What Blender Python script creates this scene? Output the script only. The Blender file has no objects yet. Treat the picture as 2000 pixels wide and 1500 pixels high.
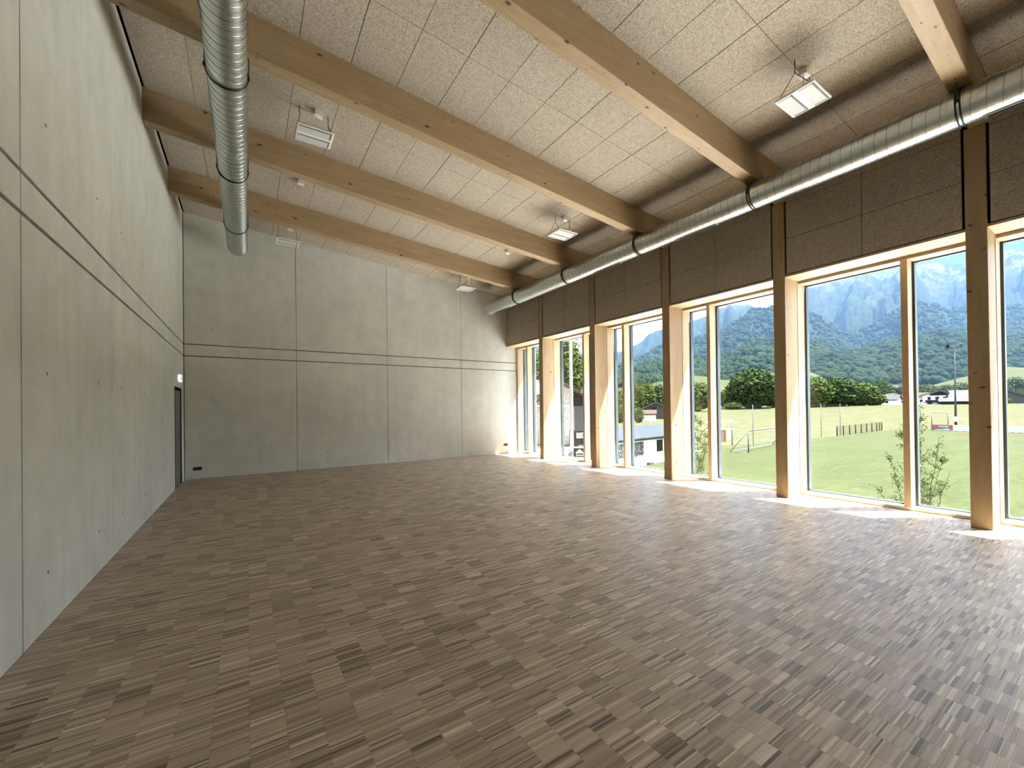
import bpy, bmesh, math, random
import numpy as np
from mathutils import Vector, Matrix
random.seed(7); rng = np.random.default_rng(11)
sc = bpy.context.scene
COL = sc.collection

# ------------------------------------------------------------------ camera
FPX, YAW, HY, CAMZ, PITCH, ROLL = 805.16, 0.5709, 793.37, 1.6102, 0.0059, -0.0125
_c, _s = math.cos(YAW), math.sin(YAW)
_f0 = Vector((_s, _c, 0)); _r0 = Vector((_c, -_s, 0)); _u0 = Vector((0, 0, 1))
FW = _f0*math.cos(PITCH) + _u0*math.sin(PITCH)
_u1 = _u0*math.cos(PITCH) - _f0*math.sin(PITCH)
RT = _r0*math.cos(ROLL) + _u1*math.sin(ROLL)
UP = _u1*math.cos(ROLL) - _r0*math.sin(ROLL)
CAM = Vector((0, 0, CAMZ))
cd = bpy.data.cameras.new('camera'); cam = bpy.data.objects.new('camera', cd); COL.objects.link(cam)
cd.sensor_width = 36; cd.sensor_fit = 'HORIZONTAL'; cd.lens = 36*FPX/2000
cd.shift_y = (HY-750)/2000; cd.clip_start = .05; cd.clip_end = 6000
m = Matrix((RT, UP, -FW)).transposed().to_4x4(); m.translation = CAM
cam.matrix_world = m
sc.camera = cam
def ray(u, v): return FW + RT*((u-1000)/FPX) + UP*((HY-v)/FPX)
def at(u, v, depth): return CAM + ray(u, v)*depth

# ------------------------------------------------------------------ world, sun, exposure
SUN_DIR = Vector((.384, -.258, .886)).normalized()
SUN, SKY = 12.0, .33
w = bpy.data.worlds.new('World'); sc.world = w; w.use_nodes = True
def build_world():
    nt = w.node_tree; nt.nodes.clear(); N = nt.nodes.new; L = nt.links.new
    out = N('ShaderNodeOutputWorld'); bg = N('ShaderNodeBackground'); L(bg.outputs[0], out.inputs[0])
    tc = N('ShaderNodeTexCoord'); sp = N('ShaderNodeSeparateXYZ'); L(tc.outputs['Generated'], sp.inputs[0])
    r = N('ShaderNodeValToRGB'); L(sp.outputs[2], r.inputs[0])
    e = r.color_ramp.elements
    e[0].position = 0; e[0].color = (.40, .62, .82, 1); e[1].position = .75; e[1].color = (.12, .27, .62, 1)
    x = e.new(.25); x.color = (.27, .50, .80, 1)
    mp = N('ShaderNodeMapping'); mp.inputs['Scale'].default_value = (1, 1, 2.6); mp.inputs['Location'].default_value = (8.03, 5.27, 4.24); L(tc.outputs['Generated'], mp.inputs[0])
    n = N('ShaderNodeTexNoise'); n.inputs['Scale'].default_value = 2.8; n.inputs['Detail'].default_value = 7
    n.inputs['Roughness'].default_value = .58; L(mp.outputs[0], n.inputs['Vector'])
    cr = N('ShaderNodeValToRGB'); L(n.outputs[0], cr.inputs[0])
    cr.color_ramp.elements[0].position = .45; cr.color_ramp.elements[1].position = .63
    mx = N('ShaderNodeMix'); mx.data_type = 'RGBA'; L(cr.outputs[0], mx.inputs[0]); L(r.outputs[0], mx.inputs[6])
    mx.inputs[7].default_value = (10.6, 11.4, 12.9, 1)
    L(mx.outputs[2], bg.inputs[0]); bg.inputs[1].default_value = SKY
build_world()
sd = bpy.data.lights.new('sun', 'SUN'); so = bpy.data.objects.new('sun', sd); COL.objects.link(so)
sd.energy = SUN; sd.angle = math.radians(.55); sd.color = (1, .965, .91)
so.rotation_euler = SUN_DIR.to_track_quat('Z', 'Y').to_euler(); so.location = (30, -20, 70)
vs = sc.view_settings
vs.view_transform = 'Standard'; vs.look = 'None'; vs.gamma = 1; vs.use_curve_mapping = False
vs.exposure = 2.1
cy = sc.cycles
cy.max_bounces = 14; cy.diffuse_bounces = 8; cy.glossy_bounces = 4; cy.transmission_bounces = 8
cy.transparent_max_bounces = 16; cy.sample_clamp_indirect = 6; cy.volume_bounces = 0
cy.use_denoising = True; cy.caustics_reflective = False; cy.caustics_refractive = False

# ------------------------------------------------------------------ room numbers (metres)
L, R, YB, YR = -1.282, 7.88, 12.60, -5.95
ZL, SLOPE = 6.455, -.08847
H = 3.87
GLX = 8.64
GZ = -2.6
def ceil(x): return ZL + SLOPE*(x-L)
BAY, CW = 2.33, .19
def cy0(n): return 1.11 + BAY*n            # near edge of column n (0..4)
BEAM_D = .485
B1, B2 = 3.27, 2.985

# ------------------------------------------------------------------ helpers
def link(o, parent=None):
    COL.objects.link(o)
    if parent is not None: o.parent = parent
    return o
def meshobj(name, me, mat=None, parent=None, loc=(0,0,0)):
    o = bpy.data.objects.new(name, me); link(o, parent); o.location = loc
    if mat is not None and not me.materials: me.materials.append(mat)
    return o
def pydata(name, v, f, smooth=False):
    me = bpy.data.meshes.new(name); me.from_pydata([tuple(p) for p in v], [], f); me.update()
    if smooth: me.polygons.foreach_set('use_smooth', [True]*len(me.polygons))
    return me
def bm_mesh(name, bm, smooth=False):
    me = bpy.data.meshes.new(name); bm.normal_update(); bm.to_mesh(me); bm.free()
    if smooth: me.polygons.foreach_set('use_smooth', [True]*len(me.polygons))
    return me
def add_box(bm, x0, x1, y0, y1, z0, z1):
    vs_ = [bm.verts.new(p) for p in ((x0,y0,z0),(x1,y0,z0),(x1,y1,z0),(x0,y1,z0),(x0,y0,z1),(x1,y0,z1),(x1,y1,z1),(x0,y1,z1))]
    for q in ((0,3,2,1),(4,5,6,7),(0,1,5,4),(1,2,6,5),(2,3,7,6),(3,0,4,7)): bm.faces.new([vs_[i] for i in q])
    return vs_
def box_mesh(name, x0, x1, y0, y1, z0, z1, bev=0.0):
    bm = bmesh.new(); add_box(bm, x0, x1, y0, y1, z0, z1)
    if bev: bmesh.ops.bevel(bm, geom=bm.edges[:], offset=bev, segments=1, affect='EDGES')
    return bm_mesh(name, bm)
def box(name, x0, x1, y0, y1, z0, z1, mat, parent=None, bev=0.0):
    return meshobj(name, box_mesh(name, x0, x1, y0, y1, z0, z1, bev), mat, parent)
def tube_into(bm, pts, rads, seg=6, cap=True):
    rings = []
    for i, p in enumerate(pts):
        p = Vector(p); a = Vector(pts[max(0, i-1)]); b = Vector(pts[min(len(pts)-1, i+1)])
        t = (b-a).normalized(); s = t.orthogonal().normalized(); q = t.cross(s)
        rr = rads[i] if hasattr(rads, '__len__') else rads
        rings.append([bm.verts.new(p + (s*math.cos(2*math.pi*k/seg) + q*math.sin(2*math.pi*k/seg))*rr) for k in range(seg)])
    for a, b in zip(rings, rings[1:]):
        # align start of ring b with ring a
        j = min(range(seg), key=lambda k: (b[k].co-a[0].co).length)
        for k in range(seg): bm.faces.new((a[k], a[(k+1) % seg], b[(j+k+1) % seg], b[(j+k) % seg]))
    if cap:
        bm.faces.new(rings[0][::-1]); bm.faces.new(rings[-1])
def tube(name, pts, rads, mat, parent=None, seg=8, smooth=True):
    bm = bmesh.new(); tube_into(bm, pts, rads, seg); bmesh.ops.recalc_face_normals(bm, faces=bm.faces[:])
    return meshobj(name, bm_mesh(name, bm, smooth), mat, parent)
def thing(name, label, cat, loc=(0,0,0), group=None, rz=0):
    o = bpy.data.objects.new(name, None); link(o); o.location = loc; o.rotation_euler = (0,0,rz); o.empty_display_size = .2
    return tag(o, label, cat, group)
def tag(o, label, cat, group=None):
    o['label'] = label; o['category'] = cat
    if group: o['group'] = group
    return o
def struct(o, label=None, cat=None):
    o['kind'] = 'structure'
    if label: o['label'] = label
    if cat: o['category'] = cat
    return o
def place(o, M):  o.matrix_world = M; return o

# ------------------------------------------------------------------ materials
class NT:
    def __init__(s, name):
        s.m = bpy.data.materials.new(name); s.m.use_nodes = True; s.t = s.m.node_tree; s.t.nodes.clear()
        s.out = s.n('ShaderNodeOutputMaterial')
    def n(s, ty, **k):
        x = s.t.nodes.new(ty)
        for a, b in k.items(): setattr(x, a, b)
        return x
    def l(s, a, b): s.t.links.new(a, b)
    def math(s, op, a, b=None, clamp=False):
        x = s.n('ShaderNodeMath', operation=op, use_clamp=clamp)
        for i, q in enumerate((a, b)):
            if q is None: continue
            if isinstance(q, (int, float)): x.inputs[i].default_value = q
            else: s.l(q, x.inputs[i])
        return x.outputs[0]
    def coords(s, scale=(1,1,1), rand=True, world=False):
        if world:
            v = s.n('ShaderNodeNewGeometry').outputs['Position']
        else:
            v = s.n('ShaderNodeTexCoord').outputs['Object']
            if rand:
                oi = s.n('ShaderNodeObjectInfo'); a = s.n('ShaderNodeVectorMath', operation='SCALE')
                a.inputs[0].default_value = (37.1, 53.7, 71.3); s.l(oi.outputs['Random'], a.inputs['Scale'])
                b = s.n('ShaderNodeVectorMath', operation='ADD'); s.l(v, b.inputs[0]); s.l(a.outputs[0], b.inputs[1]); v = b.outputs[0]
        mp = s.n('ShaderNodeMapping'); mp.inputs['Scale'].default_value = scale; s.l(v, mp.inputs[0])
        return mp.outputs[0]
    def noise(s, vec, scale, detail=3, rough=.5, dist=0.0):
        x = s.n('ShaderNodeTexNoise'); s.l(vec, x.inputs['Vector']); x.inputs['Scale'].default_value = scale
        x.inputs['Detail'].default_value = detail; x.inputs['Roughness'].default_value = rough; x.inputs['Distortion'].default_value = dist
        return x.outputs[0]
    def ramp(s, fac, stops):
        x = s.n('ShaderNodeValToRGB'); s.l(fac, x.inputs[0]); e = x.color_ramp.elements
        for i, (p, c) in enumerate(stops):
            q = e[i] if i < 2 else e.new(p)
            q.position = p; q.color = (*c, 1) if len(c) == 3 else c
        return x.outputs[0]
    def mix(s, fac, a, b, mode='MIX'):
        x = s.n('ShaderNodeMix', data_type='RGBA', blend_type=mode)
        if isinstance(fac, (int, float)): x.inputs[0].default_value = fac
        else: s.l(fac, x.inputs[0])
        for i, q in ((6, a), (7, b)):
            if isinstance(q, tuple): x.inputs[i].default_value = (*q, 1)
            else: s.l(q, x.inputs[i])
        return x.outputs[2]
    def bsdf(s, color, rough=.6, metal=0.0, spec=.5, bump=None, bstr=.2, bdist=.01):
        b = s.n('ShaderNodeBsdfPrincipled')
        if isinstance(color, tuple): b.inputs['Base Color'].default_value = (*color, 1)
        else: s.l(color, b.inputs['Base Color'])
        if isinstance(rough, (int, float)): b.inputs['Roughness'].default_value = rough
        else: s.l(rough, b.inputs['Roughness'])
        b.inputs['Metallic'].default_value = metal; b.inputs['Specular IOR Level'].default_value = spec
        if bump is not None:
            x = s.n('ShaderNodeBump'); x.inputs['Strength'].default_value = bstr; x.inputs['Distance'].default_value = bdist
            s.l(bump, x.inputs['Height']); s.l(x.outputs[0], b.inputs['Normal'])
        s.l(b.outputs[0], s.out.inputs[0]); return b
def plain(name, col, rough=.6, metal=0, spec=.5, var=.12, scale=8):
    t = NT(name); n = t.noise(t.coords(), scale, 3)
    a = tuple(max(0, c*(1-var)) for c in col); b = tuple(c*(1+var) for c in col)
    t.bsdf(t.ramp(n, [(.3, a), (.7, b)]), rough, metal, spec); return t.m
def wood(name, axis, pale, dark, knots=1.0, rough=.5, lam=.04):
    t = NT(name)
    S = {'x': (1, 9, 9), 'y': (9, 1, 9), 'z': (9, 9, 1)}[axis]
    v = t.coords(S)
    n = t.noise(v, 1.3, 4, .6, .4)
    fine = t.noise(t.coords(tuple(q*3 if q > 1 else .6 for q in S)), 5, 2)
    c = t.ramp(n, [(.3, dark), (.7, pale)])
    c = t.mix(t.math('MULTIPLY', fine, .35), c, tuple(q*.72 for q in dark))
    KS = {'x': (3.2, 6, 6), 'y': (6, 3.2, 6), 'z': (3.0, 3.0, 5.5)}[axis]
    vo = t.n('ShaderNodeTexVoronoi'); t.l(t.coords(KS), vo.inputs['Vector']); vo.inputs['Scale'].default_value = 1.3
    sp = t.n('ShaderNodeSeparateColor'); t.l(vo.outputs['Color'], sp.inputs[0])
    rad = t.math('MULTIPLY', t.math('MAXIMUM', t.math('SUBTRACT', sp.outputs[0], .35), 0), .23*knots)
    k = t.math('LESS_THAN', vo.outputs['Distance'], rad)
    halo = t.math('LESS_THAN', vo.outputs['Distance'], t.math('MULTIPLY', rad, 1.9))
    c = t.mix(t.math('MULTIPLY', halo, .18), c, tuple(q*.55 for q in dark))
    c = t.mix(t.math('MULTIPLY', k, .9), c, (.045, .022, .010))
    v2 = t.n('ShaderNodeTexVoronoi'); t.l(t.coords(tuple(q*2.3 for q in KS)), v2.inputs['Vector']); v2.inputs['Scale'].default_value = 1.3
    s2 = t.n('ShaderNodeSeparateColor'); t.l(v2.outputs['Color'], s2.inputs[0])
    r2_ = t.math('MULTIPLY', t.math('MAXIMUM', t.math('SUBTRACT', s2.outputs[1], .62), 0), .45*knots)
    c = t.mix(t.math('MULTIPLY', t.math('LESS_THAN', v2.outputs['Distance'], r2_), .85), c, (.06, .030, .014))
    st = t.noise(t.coords(tuple(q*1.2 if q > 1 else .45 for q in S)), 2.2, 5, .7)
    c = t.mix(t.ramp(st, [(.56, (0, 0, 0)), (.72, (.55, .55, .55))]), c, tuple(q*.62 for q in dark))
    t.bsdf(c, rough, 0, .35, n, .08, .004); return t.m

M = {}
M['beam'] = wood('spruce_beam', 'x', (.46, .335, .195), (.37, .26, .142))
M['column'] = wood('spruce_column', 'z', (.46, .335, .195), (.37, .26, .142), .9)
M['frame_v'] = wood('spruce_frame_upright', 'z', (.54, .42, .275), (.47, .355, .22), .25)
M['frame_h'] = wood('spruce_frame_rail', 'y', (.54, .42, .275), (.47, .355, .22), .3)
def concrete():
    t = NT('cast_concrete')
    v = t.coords((1,1,1), False, True)
    big = t.noise(v, .55, 4, .6)
    mott = t.noise(v, 3.2, 5, .65, .3)
    strk = t.noise(t.coords((3.5, 3.5, .35), False, True), 1.6, 3, .55)
    fine = t.noise(v, 70, 2, .6)
    f = t.math('ADD', t.math('MULTIPLY', big, .35), t.math('ADD', t.math('MULTIPLY', mott, .35), t.math('ADD', t.math('MULTIPLY', strk, .2), t.math('MULTIPLY', fine, .10))))
    c = t.ramp(f, [(.36, (.51, .515, .475)), (.62, (.66, .665, .61))])
    t.bsdf(c, .75, 0, .3, t.noise(v, 25, 4, .6), .10, .004); return t.m
M['concrete'] = concrete()
M['joint'] = plain('concrete_joint', (.15, .15, .13), .9)
M['plug'] = plain('tie_hole_plug', (.27, .26, .225), .9)
def woodwool(name, a, b):
    t = NT(name); v = t.coords()
    f1 = t.noise(v, 40, 3, .6, 3.0); f2 = t.noise(v, 95, 2, .6, 1.5); f3 = t.noise(v, 4, 2)
    f = t.math('ADD', t.math('MULTIPLY', f1, .6), t.math('MULTIPLY', f2, .4))
    c = t.ramp(f, [(.40, a), (.58, b)])
    c = t.mix(t.math('MULTIPLY', f3, .25), c, tuple(q*.8 for q in b))
    t.bsdf(c, .95, 0, .1, f, .55, .006); return t.m
M['woolceil'] = woodwool('wood_wool_board', (.17, .140, .105), (.66, .585, .48))
M['black'] = plain('black_felt_gap', (.008, .008, .010), .9, spec=.1)
def galv():
    t = NT('galvanised_steel'); v = t.coords((1, .25, 1), False)
    t.bsdf(t.ramp(t.noise(v, 5, 3, .5), [(.3, (.60, .64, .63)), (.7, (.68, .72, .71))]), t.math('ADD', t.math('MULTIPLY', t.noise(v, 7, 2), .06), .27), 1.0); return t.m
M['galv'] = galv()
M['seam'] = plain('seam_crevice_shade', (.16, .19, .185), .45, .9)  # darker metal paints in the crevice shade along the lock seam
M['blackmetal'] = plain('black_rubber_clamp', (.012, .012, .014), .5)
M['slotdark'] = plain('grille_blades', (.035, .045, .05), .4, .6)
M['white'] = plain('white_lacquer', (.78, .77, .74), .4, var=.03)
M['diffuser'] = plain('lamp_diffuser', (.55, .58, .57), .35, var=.05)
M['lampgap'] = plain('lamp_slot', (.15, .155, .15), .6)
M['chain'] = plain('steel_chain', (.10, .095, .085), .5, .6)
M['sill'] = plain('pale_sill', (.72, .69, .62), .5, var=.04)
M['alu'] = plain('anthracite_glazing_bead', (.045, .065, .075), .45, .3)
M['door'] = plain('dark_steel_door', (.006, .008, .016), .8, spec=.12)
M['socket'] = plain('black_socket_plastic', (.008, .009, .012), .45)
def glass():
    t = NT('window_glass'); lw = t.n('ShaderNodeLayerWeight'); lw.inputs[0].default_value = .5
    fz = t.math('ADD', t.math('MULTIPLY', t.math('POWER', lw.outputs['Facing'], 5), .9), .015)
    tr = t.n('ShaderNodeBsdfTransparent'); tr.inputs[0].default_value = (.985, .995, .985, 1)
    gl = t.n('ShaderNodeBsdfGlossy'); gl.inputs['Roughness'].default_value = .0
    mx = t.n('ShaderNodeMixShader'); t.l(fz, mx.inputs[0]); t.l(tr.outputs[0], mx.inputs[1]); t.l(gl.outputs[0], mx.inputs[2])
    t.l(mx.outputs[0], t.out.inputs[0]); return t.m
M['glass'] = glass()
def parquet():
    t = NT('oak_lamella_parquet'); at_ = t.n('ShaderNodeAttribute', attribute_name='tone')
    v = t.coords((2.0, 60, 1), False, True)
    g = t.noise(v, 2.2, 3, .6)
    blot = t.noise(t.coords((1,1,1), False, True), .9, 3, .5)
    c = t.ramp(at_.outputs['Fac'], [(0, (.10, .070, .045)), (.10, (.23, .170, .112)), (.50, (.44, .345, .240)), (.86, (.62, .515, .385)), (1, (.82, .73, .59))])
    c = t.mix(t.math('MULTIPLY', g, .5), c, t.mix(1, c, (.55, .52, .5), 'MULTIPLY'))
    t.bsdf(c, t.math('ADD', t.math('MULTIPLY', g, .14), .40), 0, .9, g, .05, .001); return t.m
M['parquet'] = parquet()
M['parquet_base'] = plain('parquet_joint_base', (.07, .05, .034), .8)

# ------------------------------------------------------------------ floor
def build_floor():
    fl = struct(box('floor', L-.05, GLX, YR, YB+.05, -.30, -.002, M['parquet_base']))
    y_lo, x_hi = -2.2, 8.41
    X0s = np.arange(L+.0005, x_hi, .16)
    rec = []
    for i, x0 in enumerate(X0s):
        x1 = min(x0+.16, x_hi)
        wd = rng.choice([.008, .010, .016, .024], size=2000, p=[.46, .24, .22, .08])
        ys = y_lo + rng.uniform(0, .01) + np.concatenate([[0], np.cumsum(wd)])
        ys = ys[ys < YB]; n = len(ys)-1
        # neighbouring lamellas of one block share a tone drift
        base = np.repeat(rng.normal(.5, .09, n//14+2), 14)[:n]
        tone = np.clip(base + rng.normal(0, .22, n), .03, .95)
        r = rng.random(n); thin = (ys[1:]-ys[:-1]) < .012; tone[(r < .035) & thin] = .98; tone[(r > .035) & (r < .085) & thin] = .01
        rec.append(np.stack([np.full(n, x0), np.full(n, x1), ys[:-1], ys[1:], tone], 1))
    A = np.concatenate(rec)
    # size on screen decides which are single parts
    cx, cyy = (A[:,0]+A[:,1])/2, (A[:,2]+A[:,3])/2
    d = cx*FW.x + cyy*FW.y - CAMZ*FW.z
    rr = cx*RT.x + cyy*RT.y - CAMZ*RT.z; uu = cx*UP.x + cyy*UP.y - CAMZ*UP.z
    d_ = np.maximum(d, .05); px = 1000+FPX*rr/d_; py = HY-FPX*uu/d_
    vis = (d > .5) & (px > 0) & (px < 2000) & (py < 1500)
    size = np.where(vis, (A[:,3]-A[:,2])/d_**3, 0)
    top = np.argsort(-size)[:300]
    single = np.zeros(len(A), bool); single[top] = True
    B = A[~single]; n = len(B)
    g = .0004; gy = .0002
    x0, x1, y0, y1 = B[:,0]+g, B[:,1]-g, B[:,2]+gy, B[:,3]-gy
    zt = rng.uniform(-.0004, 0, n); zb = np.full(n, -.0021)
    V = np.stack([np.stack([x0,y0,zb],1), np.stack([x1,y0,zb],1), np.stack([x1,y1,zb],1), np.stack([x0,y1,zb],1),
                  np.stack([x0,y0,zt],1), np.stack([x1,y0,zt],1), np.stack([x1,y1,zt],1), np.stack([x0,y1,zt],1)], 1).reshape(-1, 3)
    Q = np.array([(4,5,6,7),(0,1,5,4),(1,2,6,5),(2,3,7,6),(3,0,4,7)])
    F = (np.arange(n)[:,None,None]*8 + Q[None]).reshape(-1, 4)
    me = bpy.data.meshes.new('parquet_field')
    me.vertices.add(len(V)); me.vertices.foreach_set('co', V.astype(np.float32).ravel())
    me.loops.add(F.size); me.loops.foreach_set('vertex_index', F.astype(np.int32).ravel())
    me.polygons.add(len(F)); me.polygons.foreach_set('loop_start', np.arange(0, F.size, 4, dtype=np.int32)); me.polygons.foreach_set('use_smooth', np.zeros(len(F), bool))
    me.update(calc_edges=True)
    a = me.attributes.new('tone', 'FLOAT', 'POINT'); a.data.foreach_set('value', np.repeat(B[:,4], 8).astype(np.float32))
    o = meshobj('parquet_field', me, M['parquet'], fl); o['kind'] = 'stuff'
    cache = {}
    for i in top:
        wq = round(A[i,3]-A[i,2], 3); tq = round(A[i,4], 1) if A[i,4] < .95 else .98
        full = abs(A[i,1]-A[i,0]-.16) < 1e-3
        key = (wq, tq, full)
        if key not in cache:
            lx = (A[i,1]-A[i,0])/2-g
            mm = box_mesh('parquet_strip', -lx, lx, -wq/2+gy, wq/2-gy, -.0021, -.0001)
            at2 = mm.attributes.new('tone', 'FLOAT', 'POINT'); at2.data.foreach_set('value', [tq]*len(mm.vertices))
            mm.materials.append(M['parquet']); cache[key] = mm
        meshobj('parquet_strip', cache[key], None, fl, ((A[i,0]+A[i,1])/2, (A[i,2]+A[i,3])/2, 0))
build_floor()

# ------------------------------------------------------------------ concrete walls
def build_concrete():
    g = .006
    wl = struct(box('wall_left', L-.32, L-.012, YR, YB+.30, -.3, ceil(L)+.3, M['joint']))
    js = [YR, -2.6, -.35, 1.90, 4.134, 6.366, 8.614, 10.85, YB-.01]
    wide = {4: .011}
    rows = [(0, B2), (B2, B1), (B1, ceil(L)+.02)]
    dy0, dy1 = 11.10, 12.12          # door opening
    for i in range(len(js)-1):
        a, b = js[i]+wide.get(i, g)*.9, js[i+1]-wide.get(i+1, g)*.9
        for k, (z0, z1) in enumerate(rows):
            if k == 1 and i % 2: continue
            a2, b2 = a, b
            if k == 1: b2 = js[min(i+2, len(js)-1)]-g
            gz0 = 0 if k == 0 else .016; gz1 = .016
            if i == len(js)-2 and k == 0:
                for (ya, yb, za, zb) in ((a2, dy0, z0, z1-gz1), (dy1, b2, z0, z1-gz1), (dy0, dy1, 2.17, z1-gz1)):
                    box('concrete_panel', L-.013, L, ya, yb, za, zb, M['concrete'], wl)
                continue
            box('concrete_panel', L-.013, L, a2, b2, z0+gz0, z1-gz1, M['concrete'], wl, .002)
    pm = None
    def plug(parent, x, y, z, ax):
        nonlocal pm
        if pm is None:
            bm = bmesh.new(); bmesh.ops.create_cone(bm, cap_ends=True, segments=12, radius1=.015, radius2=.013, depth=.006); pm = bm_mesh('tie_hole', bm); pm.materials.append(M['plug'])
        o = meshobj('tie_hole', pm, None, parent, (x, y, z))
        o.rotation_euler = (0, math.pi/2, 0) if ax == 'x' else (math.pi/2, 0, 0)
    for base in js[2:7]:
        for off in (.42, 1.70):
            for z in (.41, 1.92, 3.82): plug(wl, L+.0005, base+off, z, 'x')
    wb = struct(box('wall_back', L-.3, 9.2, YB+.012, YB+.32, -.3, ceil(L)+.3, M['joint']))
    xs = [L+.012, 1.138, 3.598, 6.078, 8.56]
    for i in range(4):
        for k, (z0, z1) in enumerate(rows):
            a, b = xs[i]+(g if i else 0), xs[i+1]-g
            gz0 = 0 if k == 0 else .013
            if k == 2:
                za, zb = ceil(a)+.02, ceil(b)+.02
                v = [(a,YB,B1+gz0),(b,YB,B1+gz0),(b,YB+.013,B1+gz0),(a,YB+.013,B1+gz0),(a,YB,za),(b,YB,zb),(b,YB+.013,zb),(a,YB+.013,za)]
                meshobj('concrete_panel', pydata('concrete_panel', v, [(0,3,2,1),(4,5,6,7),(0,1,5,4),(1,2,6,5),(2,3,7,6),(3,0,4,7)]), M['concrete'], wb)
            else:
                box('concrete_panel', a, b, YB, YB+.013, z0+gz0, z1-.013, M['concrete'], wb, .002)
        for off in ((.38, 1.745) if i == 0 else (.575, 1.935)):
            x = xs[i]+off + (.16 if i == 0 else 0)
            for z in (.38, 1.92, 3.68, 5.22):
                if x < 7.6 or z < 3: plug(wb, x, YB-.0005, z, 'y')
    box('corner_gap', L+.001, L+.012, YB-.006, YB+.012, 0, ceil(L), M['black'], wb)
    # unseen rear end of the hall: solid concrete, closed to darken the inside
    wr = struct(box('wall_rear', L-.3, 8.6, YR-.35, YR, 4.3, ceil(L)+.3, M['concrete']))
    box('lower_wall', L-.3, 8.6, YR-.35, YR, 0, 4.3, M['concrete'], wr)
build_concrete()

# ------------------------------------------------------------------ door, sign, sockets
def build_door():
    d = struct(box('door_1', L-.20, L-.17, 11.10, 12.12, 0, 2.17, M['door']))
    for (a, b, z0, z1) in ((11.10, 11.16, 0, 2.17), (12.06, 12.12, 0, 2.17), (11.16, 12.06, 2.10, 2.17)):
        box('door_frame', L-.21, L+.004, a, b, z0, z1, M['door'], d)
    box('door_leaf', L-.17, L-.13, 11.17, 12.05, .01, 2.09, M['door'], d, .004)
    tube('door_handle', [(L-.13, 11.27, 1.05), (L-.08, 11.27, 1.05), (L-.08, 11.40, 1.05)], .010, M['chain'], d)
    s = thing('exit_sign', 'small white illuminated exit sign on the concrete wall above the dark door', 'sign', (L, 11.72, 2.30))
    bx = lambda n, *a: box(n, *a[:6], a[6], s, a[7] if len(a) > 7 else 0)
    t = NT('exit_sign_light'); e = t.n('ShaderNodeEmission'); e.inputs[0].default_value = (.95, 1, .98, 1); e.inputs[1].default_value = .26; t.l(e.outputs[0], t.out.inputs[0])
    box('bracket', 0, .05, -.16, .16, .16, .19, M['white'], s)
    box('light_box', .005, .055, -.15, .15, 0, .155, t.m, s, .008)
    pg = plain('exit_pictogram_green', (.30, .42, .38), .5)
    box('pictogram_door', .0555, .058, .02, .075, .03, .13, pg, s)
    box('pictogram_figure', .0555, .058, -.05, -.02, .05, .115, pg, s)
    box('pictogram_arrow', .0555, .058, -.11, -.07, .065, .085, pg, s)
    for lab, x, z in (('black double socket on the back wall, beside the dark door corner', -1.03, .245), ('black double socket in the sunlit strip of the back wall near the windows', 7.80, .32)):
        k = thing('wall_socket', lab, 'socket', (x, YB, z), 'wall sockets')
        box('plate', -.085, .085, -.012, 0, -.042, .042, M['socket'], k, .004)
        for dx in (-.042, .042):
            bm = bmesh.new(); bmesh.ops.create_cone(bm, cap_ends=True, segments=16, radius1=.024, radius2=.026, depth=.006)
            o = meshobj('socket_well', bm_mesh('socket_well', bm), M['blackmetal'], k, (dx, -.014, 0)); o.rotation_euler = (math.pi/2, 0, 0)
build_door()

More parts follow.
